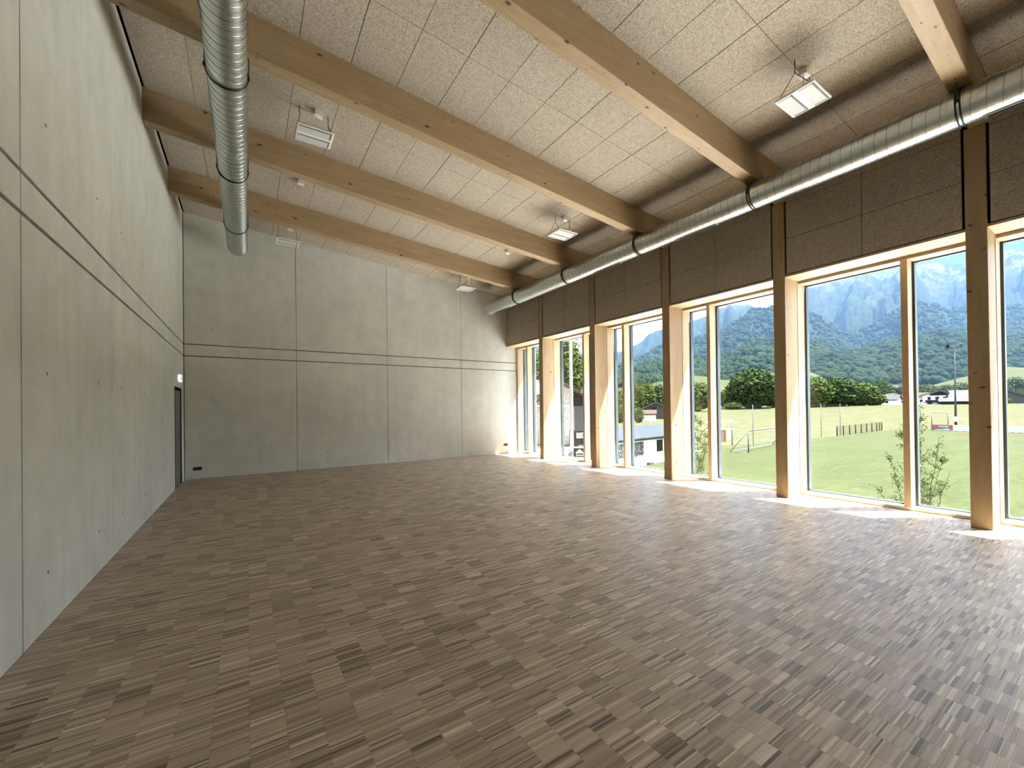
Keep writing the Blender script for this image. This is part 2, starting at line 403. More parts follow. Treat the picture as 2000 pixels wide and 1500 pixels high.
# ------------------------------------------------------------------ ceiling, beams, columns
def sloped(name, x0, x1, y0, y1, o0, o1, mat, parent=None):
    """box following the roof slope: underside offset o0, top offset o1 from the ceiling plane"""
    v = [(x0,y0,ceil(x0)+o0),(x1,y0,ceil(x1)+o0),(x1,y1,ceil(x1)+o0),(x0,y1,ceil(x0)+o0),
         (x0,y0,ceil(x0)+o1),(x1,y0,ceil(x1)+o1),(x1,y1,ceil(x1)+o1),(x0,y1,ceil(x0)+o1)]
    return meshobj(name, pydata(name, v, [(0,3,2,1),(4,5,6,7),(0,1,5,4),(1,2,6,5),(2,3,7,6),(3,0,4,7)]), mat, parent)
def build_roof():
    ce = struct(sloped('ceiling', L-.35, 9.72, YR-.6, YB+.9, .028, .28, M['black']))
    PX = .6125; g = .0032
    ang = math.atan(-SLOPE)
    for n in range(-3, 5):
        a = cy0(n)+CW; b = cy0(n+1) if n < 4 else YB
        if n == -3: a = cy0(-3)+CW
        for h in range(2):
            y0 = a + (b-a)*h/2; y1 = a + (b-a)*(h+1)/2
            me = box_mesh('ceiling_panel', -PX/2/math.cos(ang)+g, PX/2/math.cos(ang)-g, -(y1-y0)/2+.0025, (y1-y0)/2-.0025, 0, .024, .0025)
            me.materials.append(M['woolceil'])
            for i in range(15):
                x = .584 + PX*(i-3) + PX/2
                o = meshobj('ceiling_panel', me, None, ce, (x, (y0+y1)/2, ceil(x)+.0015*(((i*7+n*3+h*5) % 5)-2)/2))
                o.rotation_euler = (0, ang, 0)
    # dark sheet-metal roof edge with a standing-seam drip edge outside
    bm = bmesh.new()
    for i in range(110):
        y = -6.4 + i*.18
        add_box(bm, 9.70, 9.755+random.choice((0, 0, .012, .03)), y, y+.18, ceil(9.72)-.02, ceil(9.72)+.29)
    e = meshobj('eave_edge', bm_mesh('eave_edge', bm), M['alu'], ce)
    names = {4: 'glulam timber ceiling beam nearest to the back concrete wall', 3: 'second glulam ceiling beam from the back concrete wall',
             2: 'third glulam ceiling beam from the back concrete wall, middle of the five',
             1: 'fourth glulam ceiling beam from the back wall, ending beside the nearest hanging lamp', 0: 'glulam ceiling beam at the top right corner, nearest to the viewer'}
    cnames = {4: 'spruce window column nearest to the back concrete wall', 3: 'second spruce window column from the back wall',
              2: 'third spruce window column from the back wall, middle of the five', 1: 'fourth spruce window column from the back wall, near the portable goal outside',
              0: 'widest looking dark spruce column, nearest to the viewer at the right'}
    for n in range(-3, 5):
        y0, y1 = cy0(n), cy0(n)+CW
        b = sloped('timber_beam', L+.001, 8.320, y0-.04, y1-.04, -BEAM_D, .02, M['beam'])
        zc = lambda x: ceil(x)-BEAM_D-.001
        v = [(R-.01,y0,0),(8.320,y0,0),(8.320,y1,0),(R-.01,y1,0),(R-.01,y0,zc(R-.01)),(8.320,y0,zc(8.320)),(8.320,y1,zc(8.320)),(R-.01,y1,zc(R-.01))]
        me = pydata('timber_column', v, [(0,3,2,1),(4,5,6,7),(0,1,5,4),(1,2,6,5),(2,3,7,6),(3,0,4,7)])
        c = meshobj('timber_column', me, M['column'])
        for o in (b, c):
            bv = o.modifiers.new('edge', 'BEVEL'); bv.width = .004; bv.segments = 1
        if n >= 0:
            tag(b, names[n], 'beam', 'glulam ceiling beams'); tag(c, cnames[n], 'column', 'spruce window columns')
        else:
            b.name = 'trim_%d' % (20-n); c.name = 'trim_%d' % (30-n); struct(b); struct(c)
build_roof()

# ------------------------------------------------------------------ window wall
def build_windows():
    wr = struct(box('wall_right', R+.03, 8.350, YR, YB-.02, H+.03, ceil(8.35)+.03, M['black']))
    rowz = [H+.015, 4.49, 5.105, ceil(R)+.005]
    mull = {-3: -4.9, -2: -2.2, -1: .10, 0: 2.024, 1: 5.174, 2: 7.568, 3: 9.111, 4: 12.020}
    MW = .08
    for n in range(-3, 5):
        a = cy0(n)+CW; b = cy0(n+1) if n < 4 else YB-.001
        gap = .028
        for (ya, yb) in ((a+gap, (a+b)/2-.0035), ((a+b)/2+.0035, b-(gap if n < 4 else .02))):
            for k in range(3):
                box('acoustic_panel', R, R+.026, ya, yb, rowz[k]+(.003 if k else 0), rowz[k+1]-.003, M['woolceil'], wr, .002)
        wn = struct(box('window_%d' % (5-n), R+.005, 8.470, a+.002, b-.002, H-.035, H, M['frame_h']))      # head lining
        box('head_rail', 8.370, 8.690, a, b, H-.085, H-.036, M['frame_h'], wn, .002)
        box('bottom_rail', 8.390, 8.690, a, b, .0, .045, M['sill'], wn, .003)
        my = mull[n]
        jn, jf = a-.15, b+.15
        # jambs: they run behind the columns, their inner face just proud of the column face
        box('jamb', 8.321, 8.590, a-.19 if n > -3 else a, a+.006, 0, H-.036, M['frame_v'], wn, .002)
        if n == 4: box('jamb', 8.321, 8.590, b-.045, b, .0, H-.036, M['frame_v'], wn, .002)
        else: box('jamb', 8.321, 8.590, b-.006, b+.0, 0, H-.036, M['frame_v'], wn, .002)
        bb = b-.045 if n == 4 else b-.006
        box('mullion', 8.370, 8.600, my-MW/2, my+MW/2, .045, H-.085, M['frame_v'], wn, .003)
        for (ya, yb) in ((a+.006, my-MW/2), (my+MW/2, bb)):
            for (p, q) in ((ya, ya+.03), (yb-.03, yb)):
                box('glazing_bead', 8.592, 8.690, p, q, .045, H-.085, M['alu'], wn)
            box('glazing_bead', 8.61, 8.690, ya+.03, yb-.03, .045, .062, M['alu'], wn)
            box('glazing_bead', 8.61, 8.690, ya+.03, yb-.03, H-.105, H-.085, M['alu'], wn)
            box('pane', GLX-.012, GLX+.012, ya+.028, yb-.028, .055, H-.095, M['glass'], wn)
    # facade band above the glass and the base storey below
    box('facade_band', 8.350, 8.72, YR, YB+.3, H-.03, ceil(8.65)+.02, M['column'], wr)
    box('facade_base', 8.390, 8.70, YR, YB+.3, GZ, -.001, M['concrete'], wr)
build_windows()

# ------------------------------------------------------------------ ducts
def spiral_mesh(x, z, r, y0, y1, pitch=.12, seg=48):
    """helical lock-seam tube: flat strips and seam ridges keep their own vertices so each shades on its own"""
    strips = [((0, 0), (.025, .004)), ((.025, .004), (.05, .004)), ((.05, .004), (.075, 0)), ((.075, 0), (.50, 0)),
              ((.50, 0), (.515, .0018)), ((.515, .0018), (.53, 0)), ((.53, 0), (1.0, 0))]
    turns = int(math.ceil((y1-y0)/pitch))+1; tot = turns*seg; V = []; F = []
    for (fa, da), (fb, db) in strips:
        o = len(V)
        for i in range(tot+1):
            th = 2*math.pi*i/seg; c, s = math.cos(th), math.sin(th)
            for fr, dr in ((fa, da), (fb, db)):
                y = min(max(y0 + pitch*(i/seg + fr) - pitch, y0), y1)
                V.append((x+(r+dr)*c, y, z+(r+dr)*s))
        F += [(o+2*i, o+2*i+2, o+2*i+3, o+2*i+1) for i in range(tot)]
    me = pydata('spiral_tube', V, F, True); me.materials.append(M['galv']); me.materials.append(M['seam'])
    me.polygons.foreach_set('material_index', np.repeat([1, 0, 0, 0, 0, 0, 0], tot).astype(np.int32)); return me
def build_ducts():
    specs = [('galvanised spiral duct running along the left concrete wall', -.172, 5.60, .2, -5.0, 11.98, (5.825, 8.155, 10.485, 3.495, 1.165), [(4.2, 5.05), (6.45, 7.4), (8.8, 9.7), (11.1, 11.9)], (-.99, -.12)),
             ('galvanised spiral duct running above the windows on the right', 7.0, 5.03, .2, -5.0, 12.2, (1.165, 3.495, 5.825, 8.155, 10.485), [(.0, 1.0), (4.14, 4.94), (6.38, 7.18), (10.98, 11.93)], (.16, -.987))]
    for lab, x, z, r, y0, y1, rings, slots, nd in specs:
        d = thing('ventilation_duct', lab, 'duct', (x, 3.5, z), 'ventilation ducts')
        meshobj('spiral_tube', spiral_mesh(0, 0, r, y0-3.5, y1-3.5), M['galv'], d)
        bm = bmesh.new(); bmesh.ops.create_cone(bm, cap_ends=True, segments=48, radius1=r+.006, radius2=r+.003, depth=.05)
        o = meshobj('end_cap', bm_mesh('end_cap', bm), M['galv'], d, (0, y1-3.5-.01, 0)); o.rotation_euler = (-math.pi/2, 0, 0)
        cm = None
        for yr in rings:
            for k in ((-.018, .018) if x > 3 else (0,)):
                bm = bmesh.new()
                pts = [(math.cos(t)*(r+.010), 0, math.sin(t)*(r+.010)) for t in np.linspace(0, 2*math.pi, 41)]
                tube_into(bm, pts, .008, 6, False)
                meshobj('clamp_ring', bm_mesh('clamp_ring', bm, True), M['blackmetal'], d, (0, yr-3.5+k, 0))
            zt = ceil(x)-BEAM_D-z
            for sx in (-1, 1):
                box('hanger_lug', sx*(r+.016)-.012, sx*(r+.016)+.012, yr-3.5-.02, yr-3.5+.02, -.012, .012, M['blackmetal'], d)
                tube('hanger_rod', [(sx*(r+.016), yr-3.5, .0), (sx*(r+.016), yr-3.5, zt)], .005, M['blackmetal'], d, 6)
        for (ya, yb) in slots:
            nx, nz = nd; tx, tz = -nz, nx
            g = bpy.data.objects.new('air_slot', None); link(g, d); g.location = (nx*(r-.004), (ya+yb)/2-3.5, nz*(r-.004))
            g.rotation_euler = (0, math.atan2(nx, nz), 0)
            ln = (yb-ya)/2
            bm = bmesh.new()
            add_box(bm, -.06, -.042, -ln, ln, 0, .012); add_box(bm, .042, .06, -ln, ln, 0, .012)
            add_box(bm, -.042, .042, -ln, -ln+.03, 0, .012); add_box(bm, -.042, .042, ln-.03, ln, 0, .012)
            meshobj('slot_frame', bm_mesh('slot_frame', bm), M['galv'], g)
            for q in (-.026, 0, .026): box('slot_blade', q-.008, q+.008, -ln+.03, ln-.03, .002, .009, M['slotdark'], g)
            box('slot_back', -.043, .043, -ln+.02, ln-.02, .0, .004, M['black'], g)
build_ducts()

# ------------------------------------------------------------------ lamps and ceiling boxes
def build_lamps():
    spots = [('white hanging lamp panel nearest to the viewer, at the upper right', 5.90, 2.32, 0), ('white hanging lamp panel at left between second and third beam from the back', .95, 6.95, 1),
             ('white hanging lamp panel in front of the second beam, near the right duct', 5.90, 6.97, 1), ('white hanging lamp panel at the left in front of the back wall', .93, 11.72, 1),
             ('white hanging lamp panel beside the far end of the right duct', 5.90, 11.72, 1)]
    def jbox(x, y, lab, par=None, z=0):
        if par is None: j = thing('junction_box', lab, 'junction box', (x, y, ceil(x)), 'ceiling junction boxes')
        else: j = link(bpy.data.objects.new('junction_box', None), par); j.location = (x, y, z)
        j.rotation_euler = (0, math.atan(-SLOPE), 0)
        box('box_body', -.055, .055, -.045, .045, -.075, .0, M['white'], j, .005)
        box('box_cover', -.058, .058, -.048, .048, -.085, -.074, M['white'], j, .004)
        box('cable_entry', -.02, .02, .044, .055, -.055, -.02, M['blackmetal'], j)
    for i, (lab, x, y, fl) in enumerate(spots):
        z = ceil(x)-.42
        t = thing('hanging_lamp', lab, 'lamp', (x-.05, y, z), 'hanging hall lamps')
        sx, sy = .258, .218
        box('housing', -sx*.55, sx*.55, -sy*.75, sy*.75, .03, .085, M['white'], t, .012)
        box('lamp_plate', -sx, sx, -sy, sy, .0, .032, M['white'], t, .012)
        for sgn in (-1, 1):
            c = sgn*sy*.52
            box('light_panel', -sx*.86, sx*.86, c-sy*.33, c+sy*.33, -.006, .004, M['diffuser'], t, .003)
            box('panel_slot', -sx*.88, sx*.88, c-sy*.33-.016, c-sy*.33, -.0075, .004, M['lampgap'], t)
            box('panel_slot', sx*.78, sx*.86, c-sy*.30, c+sy*.30, -.0082, .002, M['lampgap'], t)
        for sgn in (-1, 1):
            hx = sgn*.20; hz = ceil(x+hx)-z
            tube('chain', [(hx, 0, hz), (hx, 0, hz*.60)], .006, M['chain'], t, 5)
            for sy2 in (-1, 1): tube('chain', [(hx, 0, hz*.60), (hx+sgn*.03, sy2*sy*.75, .03)], .0045, M['chain'], t, 5)
            bm = bmesh.new(); bmesh.ops.create_icosphere(bm, subdivisions=1, radius=.012)
            meshobj('ceiling_hook', bm_mesh('ceiling_hook', bm, True), M['galv'], t, (hx, 0, hz-.012))
        jbox(.07, 0, None, t, ceil(x+.02)-z)
        tube('lamp_cable', [(.03, 0, ceil(x)-z-.08), (.05, .01, .2), (0, 0, .08)], .006, M['white'], t, 6)
    jbox(.945, 9.22, 'white ceiling box without a lamp, left, before the last beam')
    jbox(5.87, 9.24, 'white ceiling box without a lamp, right, before the last beam')
build_lamps()

# ------------------------------------------------------------------ outside: materials
EXM = .26
def dim(*cols): return [tuple(q*EXM for q in c) for c in cols]
plain_in = plain
def plain_out(name, col, rough=.7, metal=0, **k): return plain_in(name, col, rough, metal, **dict(dict(spec=.08), **k))
def plain(name, col, *a, **k): return plain_out(name, dim(col)[0], *a, **k)
def ground_mat(name, a, b, c, s1, s2, stretch=(1,1,1), bump=.4):
    a, b, c = dim(a, b, c)
    t = NT(name); v = t.coords(stretch, False, True)
    n1 = t.noise(v, s1, 5, .65); n2 = t.noise(v, s2, 3, .6)
    col = t.ramp(n1, [(.35, a), (.65, b)]); col = t.mix(t.ramp(n2, [(.45, (0,0,0)), (.70, (1,1,1))]), col, c)
    t.bsdf(col, .95, 0, .1, n2, bump, .05); return t.m
M['lawn'] = ground_mat('mown_lawn', (.072, .098, .026), (.100, .128, .038), (.118, .142, .052), .35, 3.0, (.35, 1.6, 1))
M['meadow'] = ground_mat('tall_dry_meadow', (.110, .122, .048), (.225, .205, .098), (.115, .140, .052), .45, 1.6, (1, 1, 1))
M['yard_bounce'] = plain_out('pale_yard_and_bounce_ground', (.82, .815, .80), .8, var=.04, scale=2)  # pale yard paving, shared with the added light-bouncing ground
M['track'] = plain('red_brown_track', (.16, .085, .06), .9)
def leafmat(name, a, b, sc_=1.5):
    a, b = dim(a, b)
    t = NT(name); n = t.noise(t.coords((1,1,1), False, True), sc_, 4, .7)
    t.bsdf(t.ramp(n, [(.35, a), (.65, b)]), .9, 0, .05); return t.m
M['leaf_dark'] = leafmat('broadleaf_dark', (0.041, 0.081, 0.030), (0.132, 0.204, 0.055))
M['leaf_mid'] = leafmat('broadleaf_mid', (0.076, 0.140, 0.041), (0.217, 0.294, 0.076))
M['leaf_pale'] = leafmat('broadleaf_pale', (0.108, 0.166, 0.039), (0.254, 0.312, 0.078))
M['leaf_copper'] = leafmat('broadleaf_copper', (0.060, 0.056, 0.052), (0.120, 0.110, 0.090))
def forestmat(name, a, b):
    a, b = dim(a, b); t = NT(name); v = t.coords((1,1,1), False, True); n = t.noise(v, .05, 4, .7); m = t.noise(v, .55, 4, .7)
    f = t.math('ADD', t.math('MULTIPLY', n, .5), t.math('MULTIPLY', m, .5))
    t.bsdf(t.ramp(f, [(.38, a), (.62, b)]), .95, 0, .03, m, 1.0, 1.6); return t.m
M['forest'] = forestmat('hill_forest_canopy', (.016, .042, .022), (.088, .142, .060))
M['bark'] = plain('tree_bark', (.06, .045, .032), .9)
M['twig'] = plain('sapling_twig', (.055, .050, .034), .8)
M['leaf_young'] = leafmat('sapling_leaf', (.085, .115, .028), (.19, .23, .065), 6)
def rockmat():
    t = NT('mountain_slope'); v = t.coords((1,1,1), False, True)
    n1 = t.noise(v, .012, 7, .7, .6); n2 = t.noise(v, .045, 6, .75)
    g = t.ramp(n2, [(.35, (.006, .013, .008)), (.65, (.020, .031, .015))])
    rk = t.ramp(n2, [(.3, (.035, .035, .034)), (.7, (.105, .103, .098))])
    sx = t.n('ShaderNodeSeparateXYZ'); t.l(t.n('ShaderNodeNewGeometry').outputs['Position'], sx.inputs[0])
    hi = t.math('MULTIPLY', t.math('SUBTRACT', sx.outputs[2], 300), .006, True)
    f = t.math('MULTIPLY', t.math('GREATER_THAN', n1, .50), hi, True)
    al = t.math('MULTIPLY', t.math('GREATER_THAN', n1, .60), .8)
    c = t.mix(al, g, (.034, .042, .017)); c = t.mix(f, c, rk)
    t.bsdf(c, .95, 0, .05, n2, .8, 14); return t.m
M['rock'] = rockmat()
M['hillgrass'] = ground_mat('alpine_pasture', (.085, .115, .030), (.115, .14, .042), (.13, .14, .05), .02, .2)
M['alu_pale'] = plain_out('aluminium_tube', (.085, .09, .092), .5)
M['whitepaint'] = plain_out('white_render', (.60, .595, .58), .7, var=.03)
M['netwhite'] = plain_out('white_net_cord', (.12, .12, .118), .7)
M['fencegreen'] = plain('green_fence_steel', (.010, .020, .014), .5)
M['shingle'] = ground_mat('slate_shingle_roof', (.075, .095, .115), (.135, .16, .185), (.095, .115, .14), 2.5, 9, (1, 3, 1))
M['boardgrey'] = plain('weathered_boards', (.80, .70, .58), .9, var=.3, scale=3)
M['boarddark'] = plain('gable_shade_and_van_dark', (.030, .028, .026), .9, var=.3, scale=3)  # dark tone paints the shaded half of the hut gable; also van paint
M['redtrim'] = plain('red_brown_fascia', (.12, .055, .045), .7)
M['metalroof'] = plain('pale_sheet_roof', (.36, .37, .38), .5, var=.05)
M['rooftile'] = plain('brown_tile_roof', (.20, .125, .10), .8, var=.2)
M['roofgrey'] = plain('grey_tile_roof', (.17, .165, .16), .8, var=.15)
M['brownwood'] = plain('chalet_brown_wood', (.035, .024, .018), .8)
M['winglass'] = plain('house_window_dark', (.03, .035, .04), .3)
M['pole'] = plain_out('pale_wooden_pole', (.13, .125, .115), .7, var=.15)
M['mast'] = plain_out('galvanised_mast', (.045, .05, .05), .6)

# ------------------------------------------------------------------ outside: ground
def gz(x, y):
    d = math.hypot(max(0, x-96), max(0, y-23.3))
    d = d if d > 24 else d*d/48 + 0
    return GZ + .032*min(max(d-0, 0), 118)
def build_ground():
    xs = list(np.linspace(8.0, 100, 24)) + list(np.linspace(106, 460, 30))
    ys = list(np.linspace(-260, -20, 14)) + list(np.linspace(-10, 100, 36)) + list(np.linspace(108, 460, 26))
    V = []
    for x in xs:
        for y in ys: V.append((x, y, gz(x, y)-.05 - (0 if x > 97 or y > 23.4 else .06)))
    ny = len(ys); F = [(i*ny+j, (i+1)*ny+j, (i+1)*ny+j+1, i*ny+j+1) for i in range(len(xs)-1) for j in range(ny-1)]
    struct(meshobj('meadow_ground', pydata('meadow_ground', V, F, True), M['meadow']))
    struct(box('lawn_ground', 21.4, 95.8, -70, 23.0, GZ-.06, GZ, M['lawn']))
    struct(box('bounce_ground', 8.70, 21.4, -30, 26, GZ-.06, GZ+.002, M['yard_bounce']))  # unseen pale ground, added to bounce sunlight up into the hall
    struct(box('yard_ground', 21.4, 36, 23.0, 46, GZ-.05, GZ+.03, M['yard_bounce']))
    struct(box('rear_bounce_ground', -14, 8.4, -26, YR-.4, GZ-.06, GZ+.002, M['yard_bounce']))  # unseen as well, added behind the hall as more light bounce
    struct(box('track_ground', 80.0, 84.5, -40, 14.6, GZ, GZ+.012, M['track']))
build_ground()

# ------------------------------------------------------------------ outside: mountains
def skyline(pts):
    us, vs_ = zip(*pts); us, vs_ = np.array(us, float), np.array(vs_, float)
    return lambda u: float(np.interp(u, us, vs_))
def vnoise(seed):
    r = np.random.default_rng(seed); T = r.random((64, 64))
    def f(x, y):
        i, j = int(math.floor(x)), int(math.floor(y)); a, b = x-i, y-j
        a = a*a*(3-2*a); b = b*b*(3-2*b); g = lambda p, q: T[p % 64, q % 64]
        return (g(i,j)*(1-a)+g(i+1,j)*a)*(1-b)+(g(i,j+1)*(1-a)+g(i+1,j+1)*a)*b-.5
    return f
def fbm(f, x, y, o=4):
    s = 0; a = 1
    for k in range(o): s += a*f(x*2**k+k*7.3, y*2**k+k*3.1); a *= .5
    return s
def build_range(name, lab, line, d0, d1, base_v, seed, amp, mat, rough, nu=150, nd=34, back=.25):
    """terrain strip: rises from depth d0 (valley) to a crest at depth d1 whose profile is `line`, then falls behind"""
    f = vnoise(seed); V = []; us = np.linspace(880, 2320, nu)
    H_ = {}
    nb = 6
    for iu, u in enumerate(us):
        for k in range(nd+nb):
            t = k/(nd-1)
            if k < nd:
                d = d0+(d1-d0)*t
                vb = base_v(u); vc = line(u)
                s = t**.85*(.88+.12*t)
                p0 = at(u, vb, d0).z; pc = at(u, vc, d1).z
                z = p0 + (pc-p0)*s
                spur = fbm(f, u*.014, t*2.2+u*.006, 4)
                z += amp*spur*math.sin(math.pi*min(1, t*.96+.02))*(pc-p0) + rough*(f(u*.07, t*11)+.55*f(u*.19, t*27)+.3*f(u*.45, t*50))*min(1, t*4)*(1 if t < .93 else (1-t)/.07)
            else:
                q = (k-nd+1)/nb; d = d1*(1+back*q); z = pc*(1-.75*q)
            p = at(u, 790, d); V.append((p.x, p.y, z))
    n = nd+nb; F = [(i*n+k, (i+1)*n+k, (i+1)*n+k+1, i*n+k+1) for i in range(nu-1) for k in range(n-1)]
    o = meshobj(name, pydata(name, V, F, True), mat); struct(o)
    return V, us, n, nd
far_line = skyline([(880, 640), (1000, 660), (1120, 690), (1199, 690), (1218, 685), (1241, 675), (1258, 666), (1262, 658), (1273, 651), (1287, 644), (1296, 643), (1346, 630), (1383, 616), (1407, 603), (1434, 595), (1459, 593), (1484, 600), (1515, 598),
    (1545, 585), (1568, 571), (1580, 566), (1590, 558), (1608, 551), (1634, 547), (1644, 538), (1660, 532), (1676, 529), (1688, 522), (1706, 524), (1714, 531), (1720, 535), (1740, 528), (1764, 527), (1795, 518), (1834, 512), (1854, 514), (1890, 511), (1950, 504), (1980, 492), (2000, 488), (2100, 470), (2320, 480)])
mid_line = skyline([(880, 690), (1000, 700), (1120, 712), (1199, 716), (1240, 704), (1295, 676), (1346, 668), (1383, 655), (1407, 648), (1440, 626), (1470, 606), (1490, 603), (1515, 600), (1545, 600), (1568, 606), (1600, 618), (1625, 632), (1645, 648), (1665, 652), (1700, 640), (1740, 612), (1764, 600), (1795, 588), (1850, 600), (1890, 602), (1950, 606), (2000, 595), (2320, 590)])
near_line = skyline([(880, 720), (1000, 725), (1120, 730), (1199, 735), (1240, 720), (1295, 705), (1346, 696), (1383, 700), (1407, 702), (1430, 690), (1460, 672), (1490, 664), (1515, 668), (1568, 664), (1610, 676), (1640, 690), (1680, 686), (1720, 676), (1764, 668), (1800, 654), (1850, 650), (1890, 652), (1950, 662), (2000, 655), (2320, 655)])
build_range('far_mountain', '', far_line, 760, 1500, lambda u: 745, 3, .30, M['rock'], 26, 420, 90)
V2, u2, n2, nd2 = build_range('mid_mountain', '', mid_line, 560, 860, lambda u: 752, 5, .22, M['rock'], 5, 160, 34)
V1, u1, n1, nd1 = build_range('near_hill', '', near_line, 330, 520, lambda u: 757, 8, .20, M['rock'], 2, 150, 26)
lowline = skyline([(880, 760), (1180, 760), (1240, 757), (1346, 733), (1383, 736), (1407, 742), (1440, 742), (1500, 730), (1530, 728), (1568, 725), (1590, 728), (1620, 745), (1680, 755), (1750, 752), (1800, 758), (1860, 742), (1890, 735), (1950, 716), (2000, 718), (2320, 720)])
build_range('pasture_slope', '', lowline, 245, 322, lambda u: 802, 12, .05, M['hillgrass'], .3, 120, 14, .08)

def scatter_forest(name, lab, V, us, n, nd, count, r0, r1, tmin, tmax, seed, sub=1):
    r = np.random.default_rng(seed)
    bm = bmesh.new(); bmesh.ops.create_icosphere(bm, subdivisions=sub, radius=1.0)
    co = np.array([v.co for v in bm.verts]); fc = np.array([[v.index for v in f.verts] for f in bm.faces]); bm.free()
    P = np.array(V).reshape(len(us), n, 3)
    av, af = [], []
    for c in range(count):
        i = r.uniform(0, len(us)-1.001); t = tmin+(tmax-tmin)*r.random(); k = t*(nd-1.001)
        a, b = int(i), int(k); x, y = i-a, k-b
        p = (P[a,b]*(1-x)+P[a+1,b]*x)*(1-y)+(P[a,b+1]*(1-x)+P[a+1,b+1]*x)*y
        rad = r.uniform(r0, r1); con = r.random() < .30
        q = co*r.normal(1, .06, co.shape)
        if con:
            q = q*np.array([.55, .55, 1.5]); tp = np.clip((1.5-q[:,2:3])/2.4, .12, 1.2); q[:, :2] *= tp
        else: q = q*np.array([1, 1, r.uniform(.8, 1.2)])
        av.append(q*rad + p + np.array([0, 0, rad*.45])); af.append(fc+len(co)*c)
    Vv = np.concatenate(av).astype(np.float32); Ff = np.concatenate(af).astype(np.int32)
    me = bpy.data.meshes.new(name); me.vertices.add(len(Vv)); me.vertices.foreach_set('co', Vv.ravel())
    me.loops.add(Ff.size); me.loops.foreach_set('vertex_index', Ff.ravel())
    me.polygons.add(len(Ff)); me.polygons.foreach_set('loop_start', np.arange(0, Ff.size, 3, dtype=np.int32)); me.polygons.foreach_set('use_smooth', np.ones(len(Ff), bool)); me.update(calc_edges=True)
    o = meshobj(name, me, M['forest']); tag(o, lab, 'forest'); o['kind'] = 'stuff'
scatter_forest('hill_forest', 'dense mixed forest covering the lower hills across the valley', V1, u1, n1, nd1, 9000, 2.1, 4.3, .03, 1.0, 21, 2)
scatter_forest('mountain_forest', 'hazy blue forest higher on the mountain flank behind the lower hills', V2, u2, n2, nd2, 6500, 3.2, 6.0, .05, 1.0, 22)

# valley haze: thin real air between meadow and mountains
def build_haze():
    t = NT('valley_air'); s = t.n('ShaderNodeVolumeScatter'); s.inputs['Color'].default_value = (.20, .37, .68, 1); s.inputs['Density'].default_value = HAZE; s.inputs['Anisotropy'].default_value = 0
    a = t.n('ShaderNodeVolumeAbsorption'); a.inputs['Color'].default_value = (.0, .0, .0, 1); a.inputs['Density'].default_value = HAZE*1.4
    ad = t.n('ShaderNodeAddShader'); t.l(s.outputs[0], ad.inputs[0]); t.l(a.outputs[0], ad.inputs[1]); t.l(ad.outputs[0], t.out.inputs['Volume'])
    o = box('valley_haze', 205, 2600, -700, 1900, -30, 430, t.m); tag(o, 'thin blue summer haze filling the valley before the mountains', 'haze'); o['kind'] = 'stuff'
HAZE = .00020
build_haze()

# ------------------------------------------------------------------ trees
def ico(sub):
    bm = bmesh.new(); bmesh.ops.create_icosphere(bm, subdivisions=sub, radius=1.0)
    co = np.array([v.co for v in bm.verts]); fc = np.array([[v.index for v in f.verts] for f in bm.faces]); bm.free(); return co, fc
_p = 1.618; ICO0 = np.array([(-1,_p,0),(1,_p,0),(-1,-_p,0),(1,-_p,0),(0,-1,_p),(0,1,_p),(0,-1,-_p),(0,1,-_p),(_p,0,-1),(_p,0,1),(-_p,0,-1),(-_p,0,1)])/1.902, np.array([(0,11,5),(0,5,1),(0,1,7),(0,7,10),(0,10,11),(1,5,9),(5,11,4),(11,10,2),(10,7,6),(7,1,8),(3,9,4),(3,4,2),(3,2,6),(3,6,8),(3,8,9),(4,9,5),(2,4,11),(6,2,10),(8,6,7),(9,8,1)])
def np_mesh(name, V, F, smooth=False):
    me = bpy.data.meshes.new(name); k = F.shape[1]
    me.vertices.add(len(V)); me.vertices.foreach_set('co', V.astype(np.float32).ravel())
    me.loops.add(F.size); me.loops.foreach_set('vertex_index', F.astype(np.int32).ravel())
    me.polygons.add(len(F)); me.polygons.foreach_set('loop_start', np.arange(0, F.size, k, dtype=np.int32))
    me.polygons.foreach_set('use_smooth', np.full(len(F), smooth)); me.update(calc_edges=True); return me
